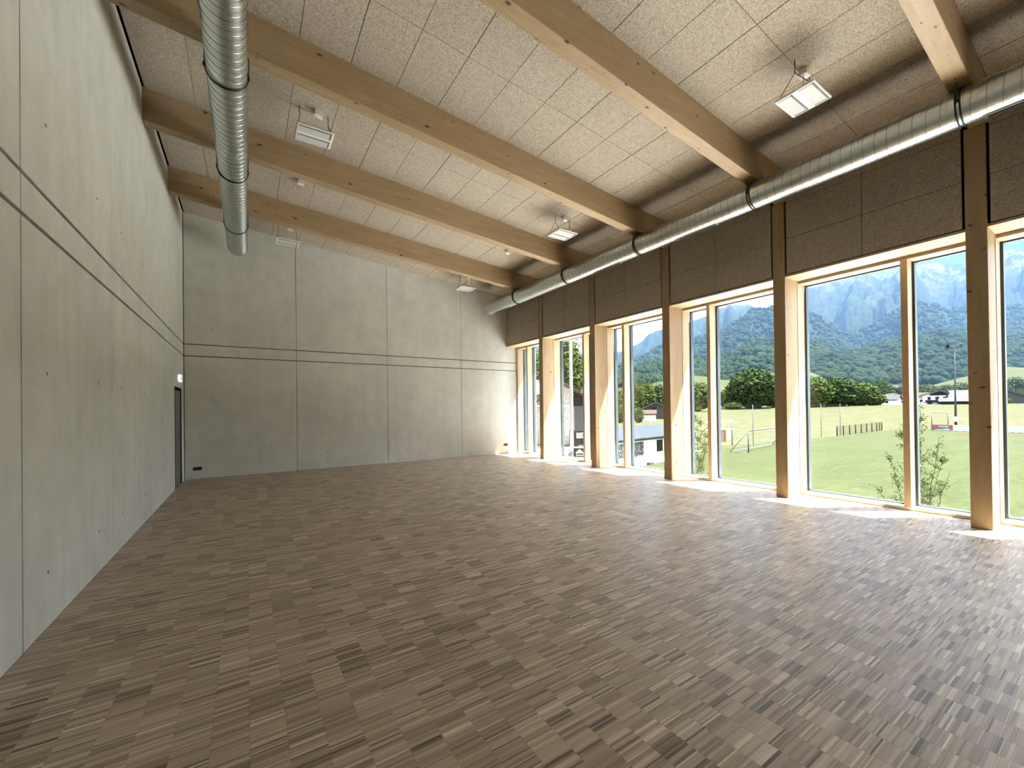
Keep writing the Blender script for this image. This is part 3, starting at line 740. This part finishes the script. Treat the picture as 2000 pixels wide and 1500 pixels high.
def tree(u, depth, v_top, wpx, mat, label, seed, name='broadleaf_tree', clumps=260, low=.02, group='trees beyond the meadow', shape=1.0):
    r = np.random.default_rng(seed)
    p = at(u, 790, depth); zb = gz(p.x, p.y); ht = at(u, v_top, depth).z - zb; wd = wpx*depth/FPX/2
    t = thing(name, label, 'tree', (p.x, p.y, zb-.05), group)
    tube('trunk', [(0, 0, 0), (.1, 0, ht*.3), (0, .1, ht*.7)], [ht*.028, ht*.022, ht*.008], M['bark'], t, 8)
    co, fc = ICO0; av, af = [], []; clumps = int(clumps*2.6)
    for c in range(clumps):
        th = r.uniform(0, 2*math.pi); q = r.uniform(-1, 1); rad = r.uniform(.55, 1.0)**.5
        s = math.sqrt(max(0, 1-q*q))
        zc = low + (1-low)*(.5+.5*q*rad)
        w_ = wd*s*rad*(1 if q > -.4 else .92)*shape*(.85+.3*r.random())
        k = wd*r.uniform(.06, .14)
        av.append(co*r.normal(1, .30, co.shape)*k*np.array([1, 1, .75]) + np.array([math.cos(th)*w_, math.sin(th)*w_, zc*ht*.97-k*.3])); af.append(fc+len(co)*c)
    # leafy fringe: small loose leaf sprays standing out of the crown
    meshobj('crown', np_mesh('crown', np.concatenate(av), np.concatenate(af), False), mat, t)
    n = 1400; V = np.zeros((n, 4, 3))
    for i in range(n):
        th = r.uniform(0, 2*math.pi); q = r.uniform(-.9, 1); s = math.sqrt(1-q*q)
        c = np.array([math.cos(th)*wd*s, math.sin(th)*wd*s, (low+(1-low)*(.5+.5*q))*ht])*r.uniform(.93, 1.06)
        a = r.normal(0, 1, 3); a /= np.linalg.norm(a); b = np.cross(a, r.normal(0, 1, 3)); b /= np.linalg.norm(b); k = wd*.055
        V[i] = c+k*a, c+k*b, c-k*a, c-k*b
    F = np.arange(n*4).reshape(-1, 4)
    meshobj('leaf_sprays', np_mesh('leaf_sprays', V.reshape(-1, 3), F), mat, t)
tree(1470, 165, 722, 78, M['leaf_dark'], 'large dark round tree standing left of the fourth column', 1, clumps=420)
tree(1508, 170, 735, 50, M['leaf_mid'], 'dark tree half hidden by the fourth window column', 2)
tree(1422, 172, 760, 40, M['leaf_mid'], 'low bushy tree left of the large dark round tree', 3)
tree(1362, 150, 748, 52, M['leaf_mid'], 'grey green tree behind the young sapling in the middle window', 4)
tree(1590, 165, 738, 60, M['leaf_mid'], 'broad tree at the left end of the tree row behind the meadow', 5, clumps=360)
tree(1630, 167, 740, 66, M['leaf_dark'], 'dark tree in the middle of the tree row behind the meadow', 6, clumps=380)
tree(1676, 168, 746, 60, M['leaf_mid'], 'rounded green tree right of the dark one in the row', 7, clumps=320)
tree(1708, 166, 768, 34, M['leaf_pale'], 'small pale tree at the right end of the tree row', 8)
tree(1722, 215, 742, 34, M['leaf_mid'], 'blue green tree rising behind the right end of the row', 9)
tree(1742, 224, 756, 34, M['leaf_copper'], 'copper coloured tree behind the white village houses', 10)
tree(1764, 230, 752, 20, M['leaf_mid'], 'slim tree just left of the narrow window mullion', 11)
tree(1800, 235, 752, 34, M['leaf_pale'], 'pale tree above the left part of the chalet roof', 12)
tree(1822, 240, 754, 30, M['leaf_mid'], 'tree directly behind the chalet gable', 13)
tree(1850, 236, 752, 34, M['leaf_pale'], 'pale tree behind the right side of the chalet', 14)
tree(1878, 235, 748, 36, M['leaf_mid'], 'tall tree behind the white roofs near the nearest column', 15)
tree(1962, 215, 748, 26, M['leaf_mid'], 'tree at the far right beside the grey barn', 16)
tree(1984, 225, 738, 34, M['leaf_dark'], 'dark conifer like tree above the grey barn at the right edge', 17)
tree(1998, 190, 762, 34, M['leaf_mid'], 'tree cut by the right edge of the picture', 18)
tree(1262, 120, 745, 36, M['leaf_mid'], 'green tree behind the small grey house in the third window', 19)
tree(1286, 124, 752, 34, M['leaf_dark'], 'dark tree beside the small grey house', 20)
tree(1246, 118, 748, 26, M['leaf_pale'], 'pale tree at the left of the third window wide pane', 23)
tree(1208, 95, 760, 34, M['leaf_mid'], 'bushy tree seen in the narrow pane of the third window', 24)
tree(1106, 62, 650, 58, M['leaf_pale'], 'bright green tall tree behind the wooden hut', 25, clumps=520, low=.3)
tree(1034, 92, 678, 60, M['leaf_mid'], 'tall tree behind the pale sheet roof in the farthest window', 26, clumps=360)
tree(1130, 66, 640, 30, M['leaf_mid'], 'loose leafy tree beside the pale pole, right of the hut', 27, clumps=120)
def hedge(u, depth, v_top, wpx, label, seed):
    tree(u, depth, v_top, wpx, M['leaf_pale'], label, seed, 'shrub', 120, .0, 'shrubs along the meadow edge')
hedge(1210, 84, 790, 30, 'round pale shrub at the meadow edge, narrow pane', 31)
hedge(1247, 84, 796, 20, 'round pale shrub at the meadow edge, left of the red roof', 32)
hedge(1432, 160, 786, 30, 'low shrub under the large dark tree', 33)
hedge(1958, 160, 776, 22, 'low shrub in front of the grey barn', 34)
hedge(1990, 186, 776, 24, 'low shrub right of the grey barn', 35)

# ------------------------------------------------------------------ saplings close to the building
def sapling(x, y, top, label, seed, stems, leafn, lsz):
    r = np.random.default_rng(seed); t = thing('young_tree', label, 'tree', (x, y, GZ), 'young trees by the windows')
    bm = bmesh.new(); LV = []
    def leaf(p):
        a = r.normal(0, 1, 3); a[2] *= .5; a /= np.linalg.norm(a); b = np.cross(a, r.normal(0, 1, 3)); b /= np.linalg.norm(b); k = lsz*r.uniform(.6, 1.2)
        p = np.array(p); LV.append((p, p+a*k*.5+b*k*.32, p+a*k, p+a*k*.5-b*k*.32))
    for s, (ax, ay, hgt) in enumerate(stems):
        pts = []; n = 12; b0 = np.array([ax*.08+r.uniform(-.04, .04), r.uniform(-.05, .05), 0.0]); side = np.array([RT.x, RT.y, 0]); away = np.array([FW.x, FW.y, 0])
        for i in range(n+1):
            q = i/n
            pts.append(b0 + side*(ax*.92*q**1.15) + away*(ay*q) + np.array([r.normal(0, .02), r.normal(0, .02), hgt*q]))
        tube_into(bm, pts, [.013*(1-.85*i/n)+.002 for i in range(n+1)], 5)
        for b in range(20 if s else 34):
            k = r.integers(3, n); o = pts[k]; ph = r.uniform(0, 2*math.pi); ln = hgt*r.uniform(.06, .17)*(1.2-k/n)
            e = o+np.array([math.cos(ph)*ln*.75, math.sin(ph)*ln*.75, ln*r.uniform(.7, 1.3)]); mdl = (o+e)/2+r.normal(0, .02, 3)
            tube_into(bm, [o, mdl, e], [.006, .004, .002], 4)
            for _ in range(int(leafn)):
                q = r.uniform(.15, 1.05); leaf(o+(e-o)*q+r.normal(0, .035, 3))
        for _ in range(30): leaf(pts[r.integers(4, n+1)]+r.normal(0, .05, 3))
    meshobj('stems', bm_mesh('stems', bm), M['twig'], t)
    V = np.array(LV).reshape(-1, 3); meshobj('leaves', np_mesh('leaves', V, np.arange(len(V)).reshape(-1, 4)), M['leaf_young'], t)
pA = at(1790, 900, 11.0); pB = at(1361, 860, 14.5)
sapling(pA.x, pA.y, 4.45, 'many stemmed young tree outside between the nearest two columns', 5,
        [(.06, 0, 4.4), (.20, .1, 4.05), (-.10, .1, 3.9), (.60, 0, 3.3), (.98, .1, 2.85), (.80, -.1, 2.35), (-.86, 0, 2.95), (-1.08, .1, 2.05), (-.42, 0, 3.6), (.32, .2, 3.75)], 20, .055)
sapling(pB.x, pB.y, 4.3, 'slim young tree outside the narrow pane of the fourth window', 9, [(.03, 0, 4.45), (-.28, .1, 3.2), (.30, 0, 3.4), (.1, -.1, 3.9)], 18, .065)

# ------------------------------------------------------------------ sports ground
def goal(name, label, pa, pb, ht, depth_vec, z, thick, mat, low_frame=True):
    pa, pb, dv = Vector(pa), Vector(pb), Vector(depth_vec); t = thing(name, label, 'goal', (pa.x, pa.y, z), 'football goals')
    a = Vector((0, 0, 0)); b = Vector((pb.x-pa.x, pb.y-pa.y, 0)); up = Vector((0, 0, ht))
    tube('post', [a, a+up], thick, mat, t); tube('post', [b, b+up], thick, mat, t); tube('crossbar', [a+up, b+up], thick, mat, t)
    if low_frame:
        tube('ground_bar', [a+dv, b+dv], thick*.9, mat, t)
        for p in (a, b):
            tube('side_bar', [p, p+dv], thick*.9, mat, t); tube('rear_stay', [p+dv, p+up*.98], thick*.6, mat, t)
    bm = bmesh.new(); n = 14
    for i in range(n+1):
        q = a+(b-a)*i/n; tube_into(bm, [q+up, q+dv+up*.02], .0025, 3)
    for j in range(1, 8):
        q = j/8; tube_into(bm, [a+up*(1-q)+dv*q, b+up*(1-q)+dv*q], .0025, 3)
    meshobj('net', bm_mesh('net', bm), M['netwhite'], t)
g1, g2 = at(1462, 884, 37.0), at(1540, 866, 44.0)
goal('portable_goal', 'aluminium portable football goal on the lawn left of the fourth column', (g1.x, g1.y, 0), (g2.x, g2.y, 0), 1.95, Vector((-.6, 1.35, 0)), GZ, .055, M['alu_pale'])
f1, f2 = at(1820, 833, 77), at(1846, 832, 78)
goal('far_goal', 'white full size goal at the far end of the field', (f1.x, f1.y, 0), (f2.x+.5, f2.y-.3, 0), 2.4, Vector((1.8, .4, 0)), gz(f1.x, f1.y), .07, M['netwhite'], False)
def red_target():
    p = at(1452, 873, 43); t = thing('goal_wall', 'red and white striped target wall frame behind the portable goal', 'goal', (p.x-2.6, p.y+1.2, GZ))
    for z in (2.55, 1.75): tube('rail', [(-1.2, .5, z), (2.4, -.3, z)], .06, M['whitepaint'], t)
    for x, y in ((-1.0, .45), (2.2, -.25)): tube('upright', [(x, y, 0), (x, y, 2.6)], .05, M['alu_pale'], t)
    mr = plain('faded_red_panel', (.42, .20, .14), .8, var=.4, scale=3)
    for i in range(4):
        x = -1.0+i*.8; y = .45-.7*(i+.5)/4
        box('target_panel', x, x+.76, y-.03, y+.03, .45+(i % 2)*.2, 1.70, mr if i % 2 == 0 else M['whitepaint'], t)
red_target()
def fence():
    t = thing('mesh_fence', 'low dark green mesh fence along the far edge of the lawn', 'fence', (66.2, 22.9, GZ))
    n = 9
    xs = [i*18.6/8 for i in range(8)]+[17.6, 18.7]
    for x in xs: tube('fence_post', [(x, x*.028, 0), (x, x*.028, 1.35)], .055, M['fencegreen'], t, 6)
    for z in (.08, 1.25): tube('tension_wire', [(0, 0, z), (18.7, .52, z)], .012, M['fencegreen'], t, 4)
    bm = bmesh.new()
    for i in range(0, 94):
        x = i*.2; tube_into(bm, [(x, x*.028, .05), (x, x*.028, 1.27)], .006, 3, False)
    for j in range(7): tube_into(bm, [(0, 0, .1+j*.18), (18.7, .52, .1+j*.18)], .006, 3, False)
    meshobj('wire_mesh', bm_mesh('wire_mesh', bm), M['fencegreen'], t)
    t = thing('ball_net', 'tall pale ball catching net on thin posts beside the lawn', 'net', (32, 23.2, GZ))
    for x, z in ((6, 4.3), (13.5, 4.3), (20.5, 4.3), (24.2, 4.3), (30.2, 4.3), (36.2, 4.3)): tube('net_post', [(x, 0, 0), (x, 0, z)], .032, M['alu_pale'], t, 6)
    bm = bmesh.new()
    for j in range(12): tube_into(bm, [(6, 0, .2+j*.36), (36.2, 0, .2+j*.36)], .0028, 3, False)
    for i in range(0, 121): tube_into(bm, [(6+i*.25, 0, .1), (6+i*.25, 0, 4.25)], .002, 3, False)
    meshobj('net_mesh', bm_mesh('net_mesh', bm), M['netwhite'], t)
fence()
def boards():
    mw = plain_out('white_board_face', (.62, .66, .70), .6, var=.03); mm = plain_out('maroon_board_face', (.16, .07, .075), .6, var=.1); mg = plain_out('grey_green_motif', (.22, .31, .27), .7)
    mb = plain_out('pale_blue_lettering', (.24, .34, .46), .6); ml = plain_out('pale_board_print', (.36, .30, .31), .6)
    specs = [(1818, 1861.5, mm, 'maroon advertising board with a green hill motif beside the far field'), (1862.3, 1906, mw, 'white advertising board right of the maroon one, below the mast'),
             (1930, 1970, mw, 'white and blue advertising board right of the nearest column'), (1971, 2012, mw, 'pale advertising board cut by the right picture edge')]
    for i, (ua, ub, mat, lab) in enumerate(specs):
        a, b = at(ua, 842, 1), at(ub, 842, 1)
        X = 88.5; ya = (a-CAM).y/(a-CAM).x*X; yb = (b-CAM).y/(b-CAM).x*X
        t = thing('advertising_board', lab, 'board', (X, ya, GZ+.12), 'advertising boards along the field')
        wd = ya-yb
        box('board_face', 0, .05, -wd+.03, -.03, 0, .82, mat, t)
        for y in (-.3, -wd/2, -wd+.3): box('board_leg', .05, .12, y-.04, y+.04, -.14, .7, M['mast'], t)
        if i == 0:
            for k in range(7):
                y = -wd+.68+k*(wd-1.4)/6.5; hgt = (.30, .16, .2, .12, .18, .1, .14)[k]
                fx = -.006-.003*k; v = [(fx, y-.6, .02), (fx, y+.6, .02), (fx, y, .02+hgt*1.2), (0, y-.6, .02), (0, y+.6, .02), (0, y, .02+hgt*1.2)]
                meshobj('hill_motif', pydata('hill_motif', v, [(0, 2, 1), (3, 4, 5), (0, 1, 4, 3), (1, 2, 5, 4), (2, 0, 3, 5)]), mg, t)
            box('lettering_line', -.008, 0, -wd*.80, -wd*.35, .50, .66, ml, t)
        else:
            box('lettering_line', -.008, 0, -wd*.9, -wd*.12, .12, .22, mb, t)
            box('lettering_line', -.008, 0, -wd*.6, -wd*.12, .52, .62, mb, t)
boards()
def mast():
    p = at(1867, 838, 66.8); t = thing('floodlight_mast', 'tall slim floodlight mast standing behind the advertising boards', 'mast', (p.x, p.y, GZ))
    tube('mast_pole', [(0, 0, 0), (0, 0, 6), (0, 0, 13.3)], [.17, .12, .07], M['mast'], t, 10)
    box('cross_arm', -.05, .05, -.95, .95, 13.2, 13.3, M['mast'], t)
    for y in (-.8, .75): o = box('floodlight', -.12, .14, y-.2, y+.2, 13.3, 13.75, M['fencegreen'] if y > 0 else M['mast'], t, .03)
    box('control_cabinet', -.2, .18, -.22, .22, 1.2, 2.0, M['whitepaint'], t, .02)
mast()

# ------------------------------------------------------------------ houses
def house(name, label, u, depth, width, length, wall_h, roof_h, wallm, roofm, rot=0, windows=(), over=.6, gable=None, ridge='across', zoff=0, cat='house', group='houses of the village'):
    p = at(u, 790, depth); dx, dy = p.x, p.y
    z = gz(p.x, p.y)+zoff
    t = thing(name, label, cat, (p.x, p.y, z), group, math.atan2(-dx, dy)+rot)
    w2 = width/2
    v = [(-w2,0,-1),(w2,0,-1),(w2,length,-1),(-w2,length,-1),(-w2,0,wall_h),(w2,0,wall_h),(w2,length,wall_h),(-w2,length,wall_h)]
    if ridge == 'away':
        v += [(0,0,wall_h+roof_h),(0,length,wall_h+roof_h)]
        f = [(0,1,5,8,4),(1,2,6,5),(2,3,7,9,6),(3,0,4,7)]
        meshobj('walls', pydata('walls', v, f), wallm, t)
        k = roof_h/w2
        for s in (-1, 1):
            a = [(0,-over,wall_h+roof_h),(s*(w2+over),-over,wall_h-k*over),(s*(w2+over),length+over,wall_h-k*over),(0,length+over,wall_h+roof_h)]
            vv = [(x,y,zz+.03) for x,y,zz in a]+[(x,y,zz+.25) for x,y,zz in a]
            meshobj('roof_slope', pydata('roof_slope', vv, [(0,1,2,3),(4,5,6,7),(0,1,5,4),(1,2,6,5),(2,3,7,6),(3,0,4,7)]), roofm, t)
    else:
        l2 = length/2; v += [(-w2,l2,wall_h+roof_h),(w2,l2,wall_h+roof_h)]
        f = [(0,1,5,4),(1,2,6,9,5),(2,3,7,6),(3,0,4,8,7)]
        meshobj('walls', pydata('walls', v, f), wallm, t)
        k = roof_h/l2
        for s in (0, 1):
            e = -over if s == 0 else length+over
            a = [(-w2-over,l2,wall_h+roof_h),(w2+over,l2,wall_h+roof_h),(w2+over,e,wall_h-k*over),(-w2-over,e,wall_h-k*over)]
            vv = [(x,y,zz+.03) for x,y,zz in a]+[(x,y,zz+.25) for x,y,zz in a]
            meshobj('roof_slope', pydata('roof_slope', vv, [(0,1,2,3),(4,5,6,7),(0,1,5,4),(1,2,6,5),(2,3,7,6),(3,0,4,7)]), roofm, t)
    for (x, z0, ww, hh) in windows:
        o = box('window', x-ww/2, x+ww/2, -.06, .02, z0, z0+hh, M['brownwood'], t)
        box('pane', x-ww/2+.1, x+ww/2-.1, -.08, -.055, z0+.1, z0+hh-.1, M['winglass'], o)
    return t, w2
t, w2 = house('chalet_house', 'white chalet with a wide brown gable and dark balcony behind the meadow', 1836, 185, 11, 12, 4.2, 2.1, M['whitepaint'], M['rooftile'], 0, [(-3.4, 2.0, 1.0, 1.4), (-.8, 2.0, 1.3, 1.4), (1.6, 2.0, 1.3, 1.4), (3.9, 2.0, .8, 1.2), (-3.2, .1, 1.6, 1), (0, .1, 1.6, 1), (3, .1, 1.6, 1)], 1.3, None, 'away')
meshobj('gable_cladding', pydata('gable_cladding', [(-3.4,-.1,4.0),(3.4,-.1,4.0),(2.9,-.1,4.9),(0,-.1,6.0),(-2.9,-.1,4.9),(-3.4,.02,4.0),(3.4,.02,4.0),(2.9,.02,4.9),(0,.02,6.0),(-2.9,.02,4.9)], [(4,3,2,1,0),(5,6,7,8,9),(0,1,6,5),(1,2,7,6),(2,3,8,7),(3,4,9,8),(4,0,5,9)]), M['brownwood'], t)
box('balcony', -4.6, 4.8, -1.3, 0, 1.0, 1.9, M['brownwood'], t)
house('long_house', 'long house with a reddish brown roof left of the chalet gable', 1800, 206, 9, 9, 3.6, 2.2, M['whitepaint'], M['rooftile'], .12, [(-3, 1.2, 1.2, 1.2), (0, 1.2, 1.2, 1.2), (3, 1.2, 1.2, 1.2)])
house('farm_house', 'house with a pale grey roof between chalet and mast', 1866, 216, 10, 10, 3.2, 3.2, M['whitepaint'], M['roofgrey'], -.2, [(-2, 1, 1.2, 1.2), (2, 1, 1.2, 1.2)])
house('barn', 'wide low barn with a pale roof just left of the nearest column', 1894, 170, 9, 9, 2.6, 3.0, M['whitepaint'], M['metalroof'], .25, [(-2, .9, 1.4, 1)])
house('shelter', 'low dark green shelter with a white roof below the mast', 1868, 152, 8, 4, 1.2, .9, M['fencegreen'], M['metalroof'], 0, [])
house('barn', 'grey boarded barn with a white roof at the right edge', 1966, 170, 11, 9, 2.8, 2.6, M['roofgrey'], M['metalroof'], .35, [], .8, None, 'away')
house('village_house', 'white village house left of the narrow mullion, with a grey roof', 1752, 200, 9, 9, 3.0, 2.4, M['whitepaint'], M['roofgrey'], .4, [(-1.5, .9, 1, 1), (1.6, .9, 1, 1)], .7, None, 'away')
house('village_house', 'smaller white house half covered by shrubs beside the tree row', 1732, 190, 7, 8, 2.4, 2.0, M['whitepaint'], M['roofgrey'], -.2, [(0, .8, 1, 1)])
house('village_house', 'house with a white wall left of the large dark tree', 1413, 190, 8, 8, 5, 2.5, M['whitepaint'], M['roofgrey'], .1, [(-1.5, 2.6, 1.0, 1.2), (1.5, 2.6, 1.0, 1.2)])
house('village_house', 'pale gabled grey house beyond the meadow in the third window', 1281, 100, 5.6, 6, 2.2, 1.3, M['roofgrey'], M['metalroof'], 0, [(-.4, 2.0, 1, .5)], .5, None, 'away', .3)
house('garden_hut', 'small hut with a pinkish red roof in front of the grey house', 1267, 90, 2.9, 2.6, 1.2, .75, M['whitepaint'], M['rooftile'], 0, [], .2, None, 'across', .2)

# ------------------------------------------------------------------ clubhouse yard at the left windows
def shed():
    A, B = at(1190, 921, 27.0), at(1330, 898, 33.5); A.z = B.z = GZ
    ln = (B-A).length; ang = math.atan2(B.y-A.y, B.x-A.x)
    t = thing('white_shed', 'long white outbuilding with a slate roof below eye level, third window', 'building', (A.x, A.y, GZ), None, ang)
    bm = bmesh.new(); add_box(bm, .6, ln, 0, 2.2, 0, 1.95); meshobj('walls', bm_mesh('walls', bm), M['whitepaint'], t)
    v = [(.4,-.35,1.90),(ln+.4,-.35,1.90),(ln+.4,2.0,2.62),(.4,2.0,2.62),(.4,2.5,2.2),(ln+.4,2.5,2.2)]
    v2 = v+[(x,y,z+.12) for x,y,z in v]
    meshobj('roof', pydata('roof', v2, [(0,1,2,3),(3,2,5,4),(6,7,8,9),(9,8,11,10),(0,1,7,6),(4,5,11,10),(0,3,9,6),(3,4,10,9),(1,2,8,7),(2,5,11,8)]), M['shingle'], t)
    box('gutter', .4, ln+.4, -.43, -.35, 1.86, 1.96, M['fencegreen'], t)
    mp = NT('panel_mural'); vo = mp.n('ShaderNodeTexVoronoi'); mp.l(mp.coords((4, 4, 2.4), False), vo.inputs['Vector']); vo.inputs['Scale'].default_value = 1.8
    mp.bsdf(mp.ramp(vo.outputs['Distance'], [(.34, (.20, .19, .17)), (.40, (.022, .03, .026))]), .8)
    for x0, x1, z0, z1 in ((1.0, 2.0, .75, 1.72), (2.75, 4.15, .70, 1.72), (6.05, 6.85, .85, 1.72)):
        o = box('mural_panel', x0, x1, -.05, 0, z0, z1, mp.m if x1 < 5 else M['winglass'], t)
    box('downpipe', 4.85, 4.95, -.10, 0, .15, 1.9, M['whitepaint'], t)
    box('plinth_step', 4.6, 5.2, -.25, 0, 0, .16, M['roofgrey'], t)
shed()
def hut():
    p = at(1104, 870, 46); z = gz(p.x, p.y)
    t = thing('wooden_hut', 'weathered wooden hut with a red brown gable edge, second farthest window', 'hut', (p.x, p.y, z), None, math.atan2(-p.x, p.y)-.1)
    # gable front: left half boarded wall, right half open shelter
    for i in range(18):
        x = -3.2+i*.22; top = 4.6+ (2.0*(1-abs(x+.11)/3.4)); dy = .0 if i % 2 else .03
        box('wall_board', x+.008, x+.212, -.06-dy, 0, 0, top, M['boardgrey'], t)
    box('fascia_beam', -3.3, .8, -.22, -.06, 4.28, 4.46, M['whitepaint'], t)
    box('hut_window', -.75, -.30, -.13, -.05, 2.7, 3.5, M['brownwood'], t)
    box('window_sill', -.85, -.2, -.25, -.05, 2.55, 2.68, M['whitepaint'], t)
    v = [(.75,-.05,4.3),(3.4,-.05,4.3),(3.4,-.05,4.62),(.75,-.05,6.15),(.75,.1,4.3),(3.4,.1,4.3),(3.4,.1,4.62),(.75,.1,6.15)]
    meshobj('dark_gable', pydata('dark_gable', v, [(3,2,1,0),(4,5,6,7),(0,1,5,4),(1,2,6,5),(2,3,7,6),(3,0,4,7)]), M['boarddark'], t)  # gable half in shade, its shade put into the board colour
    box('back_wall', .7, 3.4, 4.4, 4.6, 0, 4.4, M['metalroof'], t)
    box('side_wall', .62, .75, 0, 4.5, 0, 4.4, M['boardgrey'], t)
    for s in (-1, 1):
        a = [(0,-.7,6.75),(s*4.0,-.7,4.35),(s*4.0,9,4.35),(0,9,6.75)]
        vv = a+[(x,y,zz+.16) for x,y,zz in a]
        meshobj('roof_slope', pydata('roof_slope', vv, [(0,1,2,3),(4,5,6,7),(0,1,5,4),(1,2,6,5),(2,3,7,6),(3,0,4,7)]), M['metalroof'], t)
        b = [(0,-.75,6.55),(s*4.05,-.75,4.14),(s*4.05,-.75,4.40),(0,-.75,6.86)]
        vv = b+[(x,y+.06,zz) for x,y,zz in b]
        meshobj('verge_board', pydata('verge_board', vv, [(0,1,2,3),(4,5,6,7),(0,1,5,4),(1,2,6,5),(2,3,7,6),(3,0,4,7)]), M['redtrim'], t)
    for i, x in enumerate((-.35, 2.35)):
        zz = 6.45-abs(x)*.6
        meshobj('pennant', pydata('pennant', [(x-.16,-.85,zz-.25),(x+.16,-.85,zz-.25),(x,-.85,zz-.95),(x-.16,-.82,zz-.25),(x+.16,-.82,zz-.25),(x,-.82,zz-.95)], [(0,1,2),(3,5,4),(0,3,4,1),(1,4,5,2),(2,5,3,0)]), M['rooftile'], t)
    box('shelter_post', 3.15, 3.3, -.05, .1, 0, 4.4, M['boardgrey'], t)
    q = at(1026, 870, 58); t = thing('yard_building', 'grey boarded building with a striped pale sheet roof, farthest window', 'building', (q.x, q.y, gz(q.x, q.y)), None, math.atan2(-q.x, q.y)+.15)
    for i in range(26): box('wall_board', -5+i*.4, -5+i*.4+.385, -.04-.02*(i % 2), 0, 0, 5.4, M['boardgrey'], t)
    box('core_wall', -5, 5.4, 0, 6, 0, 5.4, M['roofgrey'], t)
    for i in range(26):
        v = [(-5.2+i*.41,-.7,5.3),(-5.2+i*.41+.37,-.7,5.3),(-5.2+i*.41+.37,3.2,7.6),(-5.2+i*.41,3.2,7.6)]
        vv = v+[(x,y,zz+.08+.03*(i % 2)) for x,y,zz in v]
        meshobj('roof_sheet', pydata('roof_sheet', vv, [(0,3,2,1),(4,5,6,7),(0,1,5,4),(1,2,6,5),(2,3,7,6),(3,0,4,7)]), M['metalroof'], t)
hut()
def yard():
    p = at(1117, 890, 34); t = thing('flag_pole', 'pale thick wooden pole rising past the second farthest window', 'pole', (p.x, p.y, GZ))
    tube('pole_shaft', [(0, 0, 0), (.02, 0, 5), (0, 0, 13.5)], [.17, .15, .11], M['pole'], t, 12)
    bm = bmesh.new()
    for k in range(26):
        a = k*2.4; z = .5+k*.48; tube_into(bm, [(math.cos(a)*.13, math.sin(a)*.13, z), (math.cos(a)*.22, math.sin(a)*.22, z+.03)], .03, 5)
    meshobj('branch_stubs', bm_mesh('branch_stubs', bm), M['pole'], t)
    box('pole_socket', -.24, .24, -.24, .24, 0, .5, M['mast'], t, .02)
    p = at(1131, 885, 36); a = math.atan2(-p.x, p.y)
    t = thing('picnic_table', 'wooden picnic table with benches beside the pale pole outside', 'table', (p.x, p.y, GZ+.03), None, a+.2)
    for k in range(4): box('table_board', -.9, .9, -.36+k*.19, -.36+k*.19+.17, .72, .76, M['boardgrey'], t)
    for s in (-1, 1):
        box('bench_board', -.9, .9, s*.75-.14, s*.75+.14, .43, .47, M['boardgrey'], t)
        for x in (-.7, .7): tube('table_leg', [(x, s*.25, .72), (x, s*.7, 0)], .04, M['fencegreen'], t, 6)
    for x in (-.7, .7): box('bench_beam', x-.04, x+.04, -.8, .8, .37, .43, M['fencegreen'], t)
    p = at(1132, 889, 31.5); a = math.atan2(-p.x, p.y)
    t = thing('sign_box', 'dark green box with a white leaf shaped emblem on the yard', 'sign', (p.x, p.y, GZ+.03), None, a)
    box('box_panel', -.45, .62, 0, .25, .42, 1.05, M['fencegreen'], t, .01)
    box('box_foot', -.45, .62, -.02, .3, 0, .42, M['boardgrey'], t)
    for q, (x, z, r_) in enumerate(((-.12, .80, .09), (0, .88, .11), (.13, .82, .10), (.03, .74, .06), (-.22, .73, .06), (.24, .73, .06))):
        bm = bmesh.new(); bmesh.ops.create_cone(bm, cap_ends=True, segments=12, radius1=r_, radius2=r_*.9, depth=.02)
        o = meshobj('emblem_leaf', bm_mesh('emblem_leaf', bm), M['whitepaint'], t, (x, -.01, z)); o.rotation_euler = (math.pi/2, 0, 0)
    box('emblem_line', -.25, .28, -.015, 0, .53, .58, M['whitepaint'], t)
    p = at(1152, 850, 40.5); a = math.atan2(-p.x, p.y)
    t = thing('parked_van', 'dark van standing in front of the hut shelter behind the pole', 'van', (p.x, p.y, gz(p.x, p.y)), None, a+.3)
    v = [(-1.9,0,.45),(2.1,0,.45),(2.2,0,1.05),(1.5,0,1.2),(.9,0,1.95),(-1.85,0,2.0)]
    vv = [(x,-.85,z) for x,_,z in v]+[(x,.85,z) for x,_,z in v]; n = 6
    meshobj('van_body', pydata('van_body', vv, [tuple(range(n))[::-1], tuple(range(n, 2*n))]+[(i, (i+1) % n, n+(i+1) % n, n+i) for i in range(n)]), M['boarddark'], t)
    for x in (-1.2, 1.35):
        for s in (-1, 1):
            bm = bmesh.new(); bmesh.ops.create_cone(bm, cap_ends=True, segments=16, radius1=.34, radius2=.34, depth=.2)
            o = meshobj('wheel', bm_mesh('wheel', bm), M['blackmetal'], t, (x, s*.8, .34)); o.rotation_euler = (math.pi/2, 0, 0)
    for x0, x1 in ((-1.6, -.5), (-.4, .8)):
        for s in (-1, 1): box('side_window', x0, x1, s*.86-.01, s*.86+.01, 1.25, 1.8, M['metalroof'], t)
yard()
